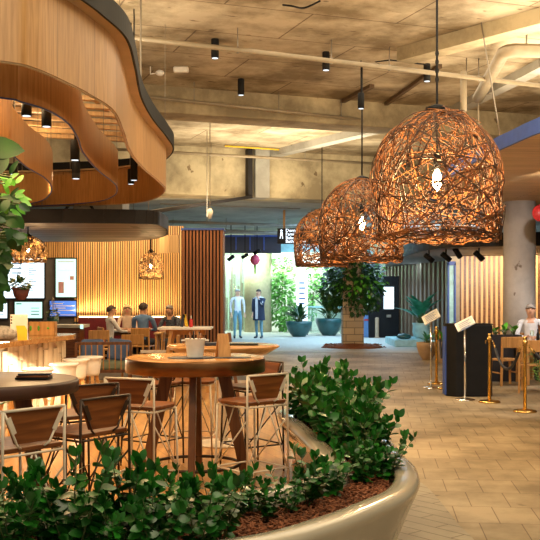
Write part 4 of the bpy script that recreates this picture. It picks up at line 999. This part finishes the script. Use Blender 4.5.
def rope(a, b, sag, label, za=.88):
    pts = []
    for i in range(17):
        k = i/16; p_ = a.lerp(b, k); p_.z = za-sag*4*k*(1-k); pts.append(p_)
    t = thing('barrier_rope', label, 'rope', (0, 0, 0), 0, 'black barrier ropes'); MB().tube(pts[1:-1], .02, 10).build('rope', M['rope'], t)
    MB().tube(pts[:2], .014, 8).build('snap_hook', M['brass'], t); MB().tube(pts[-2:], .014, 8).build('snap_hook', M['brass'], t)
rope(s1+Vector((.06, 0, 0)), s2-Vector((.06, 0, 0)), .34, 'black rope sagging between the two right brass posts')
rope(s2+Vector((.06, 0, 0)), s2+Vector((1.2, -.6, 0)), .36, 'black rope running off at the right edge')
rope(s3+Vector((.06, 0, 0)), s4-Vector((.06, 0, 0)), .38, 'black rope between the left brass posts')
X5 = s2+Vector((1.25, -.6, 0)); 
t = thing('rope_stanchion', 'brass rope post out of frame at right', 'stanchion', (X5.x, X5.y, 0)); MB().lathe([(.16, 0), (.16, .015), (.14, .03), (.03, .045)], n=28).build('base', M['brass'], t); MB().lathe([(.025, .04), (.025, 1.02)], n=16).build('post', M['brass'], t)
def sign_stand(x, yb, H, w, h, yaw, label, ppr, roll=0):
    X, Y, _ = P(x, yb, 0); t = thing('sign_stand', label, 'sign stand', (X, Y, 0), yaw, 'chrome sign stands')
    MB().lathe([(.15, 0), (.15, .012), (.03, .03)], n=28).build('base', M['chrome'], t); MB().tube([(0, 0, .02), (0, 0, H)], .016, 12).build('post', M['chrome'], t)
    b = MB().box(-w/2, w/2, -h/2, h/2, -.01, .01).build('panel', M['white'], t, loc=(0, 0, H+.03), bevel=.004); b.rotation_euler = (R(32), roll, 0)
    m = MB(); m.box(-w/2+.02, w/2-.02, -h/2+.02, h/2-.02, .0105, .012); 
    o = m.build('notice', ppr, t, loc=(0, 0, H+.03)); o.rotation_euler = (R(32), roll, 0)
    m = MB()
    for i in range(5): m.box(-w/2+.05, w/2-.06-.03*(i % 2), h/2-.08-i*.045, h/2-.065-i*.045, .0125, .0135)
    o = m.build('notice_print', M['ink'], t, loc=(0, 0, H+.03)); o.rotation_euler = (R(32), roll, 0)
sign_stand(465, 400, 1.12, .29, .22, R(-12), 'chrome sign stand with tilted white board before the host stand', M['paper'], R(-28))
sign_stand(431, 388, 1.18, .30, .28, R(-12), 'chrome sign stand with printed notice left of the host stand', M['paper'], R(-30))

# ============================================================ FAR PLANTS AND POTS
def foliage(m, c, rad, n, L, W, rnd, hang=0):
    for i in range(n):
        while True:
            d = Vector((rnd.uniform(-1, 1), rnd.uniform(-1, 1), rnd.uniform(-1, 1)))
            if d.length < 1: break
        p_ = Vector((c[0]+d.x*rad[0], c[1]+d.y*rad[1], c[2]+d.z*rad[2])); o = Vector((d.x, d.y, d.z*.5-hang)).normalized()+Vector((rnd.uniform(-.5, .5), rnd.uniform(-.5, .5), rnd.uniform(-.4, .5)))
        s_ = rnd.uniform(.7, 1.3); m.leaf(p_, o, (rnd.uniform(-.4, .4), -.6, 1), L*s_, W*s_, .25, .2, 2)
def strap_plant(m, st, c, n, L, W, rnd, spread=.6):
    for i in range(n):
        a = rnd.uniform(0, 2*pi); el = rnd.uniform(.5, 1.4); l_ = L*rnd.uniform(.6, 1.1); d = Vector((cos(a)*cos(el)*spread, sin(a)*cos(el)*spread, sin(el)))
        q = Vector(c)+d*l_*.45; st.tube([c, q], .012, 5); m.leaf(q, d+Vector((cos(a)*.3, sin(a)*.3, 0)), (cos(a)*-.5, sin(a)*-.5, 1), l_*.6, W*rnd.uniform(.7, 1.2), .3, .3, 3)
rnd = random.Random(5)
# ivy on the stone column: stems + leaves
t = thing('climbing_ivy', 'dense dark climbing plant draped round the stone column', 'climbing plant')
m = MB(); foliage(m, (ic[0], ic[1], 2.35), (.75, .65, .72), 1100, .15, .10, rnd, .3); foliage(m, (ic[0]-.55, ic[1]-.1, 1.75), (.38, .35, .65), 420, .14, .09, rnd, .5); foliage(m, (ic[0]+.45, ic[1]-.2, 1.9), (.45, .35, .85), 480, .14, .09, rnd, .4); foliage(m, (ic[0]+.1, ic[1]-.4, 1.45), (.4, .15, .5), 200, .12, .08, rnd, .6)
m.build('leaves', M['leaf_dark'], t, fix=False)
m = MB(); foliage(m, (ic[0]+.2, ic[1]-.3, 2.1), (.8, .5, .7), 160, .15, .10, rnd, .3); m.build('young_leaves', M['leaf_bright'], t, fix=False)
m = MB()
for k in range(10): a = k*.63; m.tube([(ic[0]+.36*cos(a), ic[1]+.36*sin(a), .9+.1*k % .7), (ic[0]+.45*cos(a+.3), ic[1]+.45*sin(a+.3), 2.0), (ic[0]+.4*cos(a), ic[1]+.4*sin(a), 3.1)], .012, 5)
m.build('stems', M['bark'], t)
# green wall clumps
def clump(name, label, spec, mat='leaf_lit', cat='climbing plant'):
    t = thing(name, label, cat); m = MB()
    for (x, y_, d, rx, ry, rz, n) in spec: foliage(m, Q(x, y_, d), (rx, ry, rz), n, .17, .11, rnd, .2)
    m.build('leaves', M[mat], t, fix=False); s_ = MB(); x, y_, d = spec[0][:3]; q = Q(x, y_, d); s_.tube([(q[0], d+.1, 0), (q[0]+.1, d+.1, q[2])], .03, 6); s_.build('stem', M['bark'], t)
clump('climbing_plant', 'bright green climbing plant on the lit wall left of the white totem', [(283, 300, 40, .55, .25, 1.25, 620), (277, 285, 40, .4, .2, .6, 200), (290, 318, 39.6, .5, .25, .6, 220)])
clump('climbing_plant', 'sparse climber high on the lit wall under the strip light', [(281, 266, 41, .5, .2, .35, 110), (296, 272, 41, .8, .2, .25, 60)])
clump('climbing_plant', 'bright climbing plant on the lit wall right of the white totem', [(311, 292, 40.5, .3, .2, 1.2, 260), (322, 280, 40.5, .3, .2, .8, 160)])
def bowl_plant(x, yb, d, rad, h, potm, leafm, label, n, L, W, name='potted_plant', z=0, prof=None, grp=None):
    X = xl(x, d); t = thing(name, label, 'potted plant', (X, d, z), 0, grp)
    pr = prof or [(rad*.45, 0), (rad*.75, h*.3), (rad*.97, h*.75), (rad, h), (rad*.93, h), (rad*.9, h*.8), (.001, h*.78)]
    MB().lathe(pr, n=32, cap=False).build('pot', M[potm], t)
    m = MB(); st = MB(); strap_plant(m, st, (0, 0, h*.78), n, L, W, rnd); m.build('leaves', M[leafm], t, fix=False); st.build('stems', M['stem'], t)
bowl_plant(299, 338, 35.5, .50, .58, 'teal_pot', 'leaf_dark', 'plant in a big teal bowl planter left of the white totem foot', 34, .95, .15)
bowl_plant(329, 338, 36.5, .52, .66, 'teal_pot', 'leaf_dark', 'plant in a tall teal pot behind the stone column', 30, 1.3, .15)
# low platform and the pale blue pot
a = Q(393, 340, 29); tag(MB().box(a[0], xl(428, 30), 28.6, 31, 0, .22).build('plinth_bench', M['blue_pot'], bevel=.03), 'low pale plinth under the pale blue pot', 'plinth')
bowl_plant(421.5, 341, 29.6, .30, .48, 'blue_pot', 'leaf_teal', 'large-leaved plant in a pale blue pot on the low plinth', 30, 1.15, .20, z=.22, prof=[(.17, 0), (.24, .05), (.28, .2), (.26, .38), (.29, .48), (.26, .48), (.24, .4), (.001, .4)])
bowl_plant(427, 360, 23.2, .26, .42, 'tan_pot', 'leaf_teal', 'small plant in a tapered tan pot left of the sign stand', 14, .4, .08)
bowl_plant(444, 0, 22.0, .22, .5, 'tan_pot', 'leaf_bright', 'bright leafy plant in a tan pot behind the left ropes', 26, .6, .10)
blob('rock', M['teal_pot'], .22, .15, .09, (xl(404, 29.2), 29.2, .22), 'dark rounded stone ornament on the low plinth', 'stone', 5)
# planter trough behind host stand
t = thing('planter_trough', 'long dark planter trough behind the black host stand', 'planter', (xl(487, 17.5), 17.5, 0)); MB().box(-.6, .6, -.15, .15, 0, .85).build('trough', M['charcoal'], t)
tp = t
for k in range(7):
    t = thing('leafy_plant', 'small leafy plant in the dark trough, '+('at its left end' if k == 0 else 'at its right end' if k == 6 else 'in the middle of the row'), 'plant', (xl(487, 17.5)-.52+k*.17, 17.5, .85), 0, 'plants in the trough behind the host stand')
    m = MB(); st = MB(); strap_plant(m, st, (0, 0, 0), 9, .24, .07, rnd); m.build('leaves', M['leaf_bright'], t, fix=False); st.build('stems', M['stem'], t)
# soft green plant in front of the right ropes
X = xl(556, 11.6); t = thing('potted_palm', 'light green feathery plant at the right edge before the rope', 'potted plant', (X, 11.6, 0)); MB().lathe([(.13, 0), (.17, .3), (.15, .3), (.001, .26)], n=24, cap=False).build('pot', M['tan_pot'], t)
m = MB(); st = MB()
for k in range(12):
    a = k*.55; e = Vector((cos(a)*.30, sin(a)*.30, .55+.1*(k % 3))); st.tube([(0, 0, .26), e*.6+Vector((0, 0, .18)), e+Vector((0, 0, .15))], .005, 5)
    for j in range(8):
        q = Vector((0, 0, .26)).lerp(e+Vector((0, 0, .15)), .35+.65*j/8)
        for s2_ in (-1, 1): m.leaf(q, Vector((cos(a+s2_*1.1), sin(a+s2_*1.1), .3)), (0, 0, 1), .14, .025, .2, .3, 2)
m.build('leaves', M['leaf_bright'], t, fix=False); st.build('stems', M['stem'], t)

# kiosk
X = xl(384, 34.6); t = thing('information_kiosk', 'tall black information kiosk with a glowing white screen', 'kiosk', (X, 34.6, 0)); MB().box(-.55, .55, 0, .3, 0, 2.25).build('cabinet', M['black'], t, bevel=.02)
a = Q(384, 309, 34.5); b = Q(394, 287, 34.5); MB().box(a[0]-X, b[0]-X, -.05, .0, a[2], b[2]).build('display', M['screen'], t); MB().box(a[0]-X-.05, b[0]-X+.05, -.03, .01, a[2]-.06, b[2]+.06).build('bezel', M['charcoal'], t); MB().box(a[0]-X+.1, b[0]-X-.1, -.07, .0, .75, .85).build('card_slot', M['steel'], t)
X = xl(367, 35); t = thing('bin', 'blue litter bin with red sticker beside the stone column', 'bin', (X, 35, 0)); MB().box(-.2, .2, -.2, .2, 0, .95).build('body', M['screen_blue'] if False else M['shirt_blue'], t, bevel=.03); MB().box(-.12, .12, -.21, -.2, .62, .68).build('sticker', M['red'], t); MB().box(-.21, .21, -.21, .21, .95, 1.0).build('lid', M['navy'], t)
tag(MB().lathe([(.12, 0), (.12, .02), (.07, .04), (.07, .72), (.05, .75)], n=16).build('bollard', M['tan_pot'], loc=(xl(377, 34.5), 34.5, 0)), 'short tan bollard between bin and kiosk', 'bollard')
# glass balustrade by the totem
t = thing('glass_balustrade', 'low lit glass balustrade behind the teal pots', 'balustrade', (xl(322, 38), 38, 0)); MB().box(-.75, .75, -.01, .01, .05, 1.05).build('glass', M['glass'], t); MB().box(-.78, .78, -.03, .03, 1.05, 1.12).build('handrail', M['blue_pot'], t)
for sx in (-1, 1): MB().box(sx*.76-.02, sx*.76+.02, -.02, .02, 0, 1.05).build('post', M['steel'], t)

# ============================================================ LEFT FOLIAGE
t = thing('rubber_plant', 'large broad-leaved plant reaching in from the left edge', 'potted plant', (-2.35, 7.4, 0))
MB().lathe([(.2, .012), (.26, .55), (.23, .55), (.001, .5)], n=28, cap=False).build('pot', M['tan_pot'], t)
tr = cr([(0, 0, .5), (.03, .05, 1.2), (.08, .05, 1.9), (.12, .0, 2.55)], 5); MB().tube(tr, .022, 8).build('trunk', M['bark'], t)
rnd = random.Random(9); m = MB(); mb = MB(); st = MB()
base = Vector((-2.35, 7.4, 0))
def big(x, y_, d, dx, dz, L, W, bright=False, dy=0, up=(0, -.7, 1)):
    q = Vector(Q(x, y_, d))-base; i = min(range(len(tr)), key=lambda k_: (tr[k_]-q).length); st.tube([tr[i], q], .006, 5)
    (mb if bright else m).leaf(q, (dx, dy, dz), up, L, W, .12, .12, 6)
big(-22, 146, 6.9, 1, -.06, .33, .17, dy=.1, up=(0, -1, .15))
big(-12, 172, 6.9, .5, .35, .18, .15, up=(0, -1, .3))
for k in range(44):
    y_ = rnd.uniform(174, 216); x = rnd.uniform(-8, 17); big(x, y_, rnd.uniform(6.9, 7.6), rnd.uniform(-.2, 1), rnd.uniform(-.7, .7), rnd.uniform(.08, .15), rnd.uniform(.03, .05), rnd.random() < .75, rnd.uniform(-.5, .5), (0, -1, .5))
for k in range(120):
    y_ = rnd.uniform(196, 300); x = rnd.uniform(-10, 19 if y_ < 240 else 1); big(x, y_, rnd.uniform(6.8, 7.7), rnd.uniform(-.3, 1), rnd.uniform(-1, .2), rnd.uniform(.08, .15), rnd.uniform(.045, .075), False, rnd.uniform(-.5, .3), (0, -1, .3))
m.build('dark_leaves', M['leaf_dark'], t, fix=False); mb.build('bright_leaves', M['leaf_bright'], t, fix=False); st.build('stems', M['stem'], t)
# hanging pot
X, Y, Z = Q(21, 300, 15.2)
t = thing('hanging_pot', 'dark red hanging pot with trailing plant before the large menu screen', 'hanging plant', (X, Y, Z)); MB().lathe([(.06, 0), (.11, .06), (.145, .2), (.13, .2), (.001, .17)], n=20, cap=False).build('pot', M['terracotta'], t)
m = MB(); foliage(m, (0, 0, .24), (.15, .13, .09), 90, .08, .05, rnd); m.build('leaves', M['leaf_dark'], t, fix=False); m = MB()
for k in range(3): a = k*2.1; m.tube([(.13*cos(a), .13*sin(a), .2), (0, 0, .65)], .004, 5)
m.tube([(0, 0, .65), (0, 0, 2.7-Z)], .004, 5); m.build('cord', M['black'], t)
X, Y, Z = Q(43, 318, 19.6)
t = thing('terrarium', 'small planted glass cone on the service counter', 'potted plant', (X, 20.5, .941)); MB().lathe([(.09, 0), (.13, .08), (.12, .16)], n=18).build('pot', M['teal_pot'], t); m = MB(); foliage(m, (0, 0, .22), (.1, .1, .1), 50, .07, .05, rnd); m.build('leaves', M['leaf_dark'], t, fix=False); m = MB()
for k in range(4): a = k*1.57; m.tube([(.12*cos(a), .12*sin(a), .16), (0, 0, .6)], .006, 5)
m.build('wire_frame', M['steel'], t)
# fern by the bar
t = thing('fern', 'bright arching fern at the left edge before the bar', 'potted plant', (-2.72, 9.1, .012)); MB().lathe([(.15, 0), (.2, .45), (.18, .45), (.001, .4)], n=24, cap=False).build('pot', M['tan_pot'], t); m = MB()
for k in range(60):
    a = rnd.uniform(0, 6.28); q = Vector((0, 0, .42)); e = rnd.uniform(.5, 1.2); d = Vector((cos(a)*.5, sin(a)*.5, e)); m.leaf(q, d, (-cos(a), -sin(a), 1), rnd.uniform(.35, .62), .035, .2, .55, 6)
m.build('leaves', M['leaf_bright'], t, fix=False)

# ============================================================ PEOPLE
def skin_mesh(verts, edges, radii, root=0, sub=1):
    me = bpy.data.meshes.new('body'); me.from_pydata(verts, edges, []); o = bpy.data.objects.new('tmp', me); C.objects.link(o)
    md = o.modifiers.new('skin', 'SKIN'); md.use_smooth_shade = True; md.branch_smoothing = .6
    for i, r in enumerate(radii): sv = me.skin_vertices[0].data[i]; sv.radius = r if isinstance(r, tuple) else (r, r); sv.use_root = (i == root)
    sd = o.modifiers.new('sub', 'SUBSURF'); sd.levels = sub; sd.render_levels = sub
    dg = bpy.context.evaluated_depsgraph_get(); out_ = bpy.data.meshes.new_from_object(o.evaluated_get(dg)); bpy.data.objects.remove(o); return out_
def person(loc, rz, label, shirt, trousers, hair, seated=False, head_tilt=0, arms='down', hairlen=0, coat=False, shorts=False, seat=.47, female=False, scale=1.0):
    # local: faces -Y
    t = thing('person', label, 'person', loc, rz); t.scale = (scale,)*3
    V_ = []; E = []; Rr = []; part = []
    def add(p_, r, par=None, pt='shirt'):
        V_.append(Vector(p_)); Rr.append(r); part.append(pt)
        if par is not None: E.append((par, len(V_)-1))
        return len(V_)-1
    hz = .93 if not seated else seat+.08; sw = .17 if female else .19
    pel = add((0, 0, hz), (.15, .11), None, 'trousers'); wa = add((0, -.01, hz+.17), (.135, .10), pel); ch = add((0, -.01, hz+.37), (.165, .115), wa); nb = add((0, 0, hz+.49), (.09, .075), ch)
    tx = -.03-head_tilt*.1; nk = add((0, tx*.6, hz+.545), .060, nb, 'skin'); hd = add((0, tx-.01, hz+.63), (.088, .100), nk, 'skin'); ht = add((0, tx, hz+.73), (.084, .096), hd, 'skin')
    for sx in (-1, 1):
        sh = add((sx*sw, 0, hz+.46), .062, nb); 
        if arms == 'down': el, wr, hn = (sx*(sw+.06), .02, hz+.19), (sx*(sw+.05), -.05, hz-.03), (sx*(sw+.05), -.08, hz-.11)
        elif arms == 'table': el, wr, hn = (sx*(sw+.05), -.14, hz+.22), (sx*.10, -.36, hz+.2), (sx*.06, -.42, hz+.2)
        elif arms == 'chin' and sx == 1: el, wr, hn = (sx*(sw+.03), -.12, hz+.22), (sx*.10, -.17, hz+.44), (sx*.05, -.16, hz+.52)
        else: el, wr, hn = (sx*(sw+.06), .02, hz+.19), (sx*(sw+.04), -.03, hz-.03), (sx*(sw+.04), -.06, hz-.11)
        e_ = add(el, .043, sh); w_ = add(wr, .028, e_); h_ = add(hn, (.04, .022), w_, 'skin')
        dv = (Vector(hn)-Vector(wr)).normalized(); sd = dv.cross(Vector((0, -1, .3))).normalized()
        for k in range(4):
            l_ = (.07, .08, .075, .055)[k]; b0 = Vector(hn)+sd*((k-1.5)*.019)+dv*.035; f1 = add(b0, .010, h_, 'skin'); f2 = add(b0+dv*l_*.5+Vector((0, -.008, 0)), .009, f1, 'skin'); add(b0+dv*l_*.9+Vector((0, -.02, -.005)), .007, f2, 'skin')
        tb = Vector(hn)-sd*.035*1; f1 = add(tb, .011, h_, 'skin'); add(tb-sd*.02+dv*.045, .009, f1, 'skin')
        hp = add((sx*.09, 0, hz-.06), .095, pel, 'trousers')
        if seated: kn = add((sx*.11, -.42, hz-.02), .062, hp, 'trousers'); ak = add((sx*.11, -.40, .09), .042, kn, 'trousers'); 
        else: kn = add((sx*.10, -.02, .50), .062, hp, 'skin' if shorts else 'trousers'); ak = add((sx*.10, .02, .10), .042, kn, 'skin' if shorts else 'trousers')
        fy = (-.40 if seated else .02); hl = add((sx*.105, fy+.02, .045), .04, ak, 'shoe'); add((sx*.125, fy-.15, .035), (.042, .03), hl, 'shoe')
    me = skin_mesh([tuple(v) for v in V_], E, Rr)
    mats = {'skin': 0, 'shirt': 1, 'trousers': 2, 'shoe': 3}
    for mm in (M['skin'], shirt, trousers, M['shoe']): me.materials.append(mm)
    for p_ in me.polygons:
        c_ = p_.center; best = 9; bp = 'shirt'
        for a, b in E:
            A, B = V_[a], V_[b]; ab = B-A; k = max(0, min(1, (c_-A).dot(ab)/ab.length_squared)); dd = (c_-(A+ab*k)).length
            if dd < best: best = dd; bp = part[b]
        p_.material_index = mats[bp]; p_.use_smooth = True
    body = bpy.data.objects.new('body', me); C.objects.link(body); body.parent = t
    hc = Vector((0, tx-.005, hz+.68))
    MB().tube([hc+Vector((0, -.085, .01)), hc+Vector((0, -.118, -.02)), hc+Vector((0, -.09, -.03))], [.008, .014, .008], 8).build('nose', M['skin'], body)
    for sx in (-1, 1): MB().ball(hc+Vector((sx*.078, 0, 0)), .014, .022, .032, 8).build('ear', M['skin'], body); MB().ball(hc+Vector((sx*.032, -.088, .018)), .012, .006, .007, 8).build('eye', M['black'], body)
    m = MB(); m.ball(hc+Vector((0, -.09, -.052)), .026, .008, .006, 8); m.build('mouth', M['pink'] if female else M['terracotta'], body)
    m = MB(); n_, k_ = 18, 8; vs_ = []
    for i in range(k_+1):
        th = i/k_*R(128)
        for j in range(n_):
            a = 2*pi*j/n_; back = max(0, sin(a)); th2 = th*(.48+.42*back+.14*abs(cos(a))); vs_.append(hc+Vector((sin(th2)*cos(a)*.094, sin(th2)*sin(a)*.106+.008, cos(th2)*.108+.005-(hairlen*back*(i/k_)**3))))
    m.add(vs_, [(i*n_+j, i*n_+(j+1) % n_, (i+1)*n_+(j+1) % n_, (i+1)*n_+j) for i in range(k_) for j in range(n_)], True); m.build('hair', hair, t)
    if hairlen:
        m = MB(); m.tube([hc+Vector((0, .06, .02)), hc+Vector((0, .08, -.08)), hc+Vector((0, .07, -.08-hairlen))], [.07, .08, .04], 10)
        for sx in (-1, 1): m.tube([hc+Vector((sx*.07, .02, .03)), hc+Vector((sx*.085, .02, -.06)), hc+Vector((sx*.075, .03, -.06-hairlen))], [.03, .035, .015], 8)
        m.build('long_hair', hair, t)
    if coat:
        m = MB(); m.lathe([(.235, hz-.30), (.215, hz-.05), (.20, hz+.17), (.215, hz+.37), (.16, hz+.49)], (0, 0, 0), 24, False, 1, .72); m.build('coat', M['coat'], t)
        for sx in (-1, 1):
            if arms == 'chin' and sx == 1: m = MB().tube([(sx*sw, 0, hz+.45), (sx*(sw+.03), -.12, hz+.22), (sx*.11, -.17, hz+.42)], [.075, .058, .042], 10)
            else: m = MB().tube([(sx*sw, 0, hz+.45), (sx*(sw+.06), .02, hz+.19), (sx*(sw+.04), -.03, hz-.01)], [.075, .058, .042], 10)
            m.build('sleeve', M['coat'], t)
        MB().box(-.045, .045, -.175, -.15, hz-.25, hz+.48).build('shirt_front', M['shirt_white'], t)
    return t
d = F*1.6/(338.5-HZ)
person((xl(237.5, d), d, .006), R(15), 'standing person in pale blue shirt and light jeans near the shop window', M['shirt_white'], M['jeans'], M['hair_grey'], scale=1.03)
person((xl(259, d), d, .006), R(-30), 'standing person in a long navy coat with hand raised to chin', M['shirt_white'], M['jeans'], M['hair_dark'], arms='chin', coat=True, scale=1.03)
person((xl(110, 21.2), 21.2, .01), R(118), 'seated man in white shirt at the left of the diners, facing right', M['shirt_white'], M['jeans'], M['hair_dark'], True, arms='table')
person((xl(127, 22.9), 22.9, .01), R(10), 'seated blonde woman in pale top facing the camera', M['shirt_pink'], M['dark_cloth'], M['hair_blonde'], True, arms='table', hairlen=.14, female=True)
person((xl(143, 20.9), 20.9, .01), R(172), 'seated man in blue shirt with his back to the camera', M['shirt_blue'], M['dark_cloth'], M['hair_dark'], True, arms='table', scale=1.05)
person((xl(170, 22.0), 22.2, .01), R(-20), 'seated grey-haired man in dark patterned shirt by the slatted pier', M['shirt_dark'], M['dark_cloth'], M['hair_grey'], True, .5, arms='table')
person((xl(531, 17.9), 17.9, .01), R(-18), 'seated grey-haired man in pale grey shirt at the right edge table', M['shirt_white'], M['dark_cloth'], M['hair_grey'], True, .4, arms='table', seat=.47, scale=1.05)
chairs_for = ((110, 21.2, 118, 'chair under the man in a white shirt'), (143, 20.9, 172, 'chair under the man in a blue shirt'), (529, 17.9, -18, 'chair under the man in the pale grey shirt'))
for x, dd, rz, lb in chairs_for: chair(x, 0, 0, rz+180, 'timber '+lb, CG, dd)
# glasses on right tables
t0 = None
for i, (x, dd, lb) in enumerate(((504, 17.9, 'wine glass at the left end of the light timber table'), (513, 17.8, 'wine glass nearest the round concrete column'), (532, 16.7, 'wine glass before the seated man in grey'))):
    if t0 is None:
        t0 = thing('wine_glass', lb, 'glass', (0, 0, 0), 0, 'wine glasses'); MB().lathe([(.035, 0), (.034, .004), (.005, .01), (.005, .09)], n=16).build('stem', M['chrome'], t0); MB().lathe([(.006, .09), (.035, .12), (.04, .16), (.033, .20)], n=16, cap=False).build('bowl', M['glass'], t0); o = t0
    else: o = copy_tree(t0)
    o.location = (xl(x, dd), dd, .751 if i < 2 else .761); o['label'] = lb
t = thing('condiment_bottle', 'dark bottle on the right edge dining table', 'bottle', (xl(538, 16.8), 16.8, .761)); MB().lathe([(.03, 0), (.03, .12), (.012, .17), (.012, .22)], n=14).build('bottle', M['black'], t)
# planted red exit-like round sign at right edge
X, Y, Z = Q(541, 213, 17.5); t = thing('round_sign', 'red round sign hanging at the right edge beside the column', 'sign', (X, Y, Z)); o = MB().lathe([(.16, -.015), (.16, .015)], n=28).build('disc', M['red'], t); o.rotation_euler = (pi/2, 0, 0); MB().tube([(0, 0, .15), (0, 0, 3.5-Z)], .006, 5).build('rod', M['steel'], t)
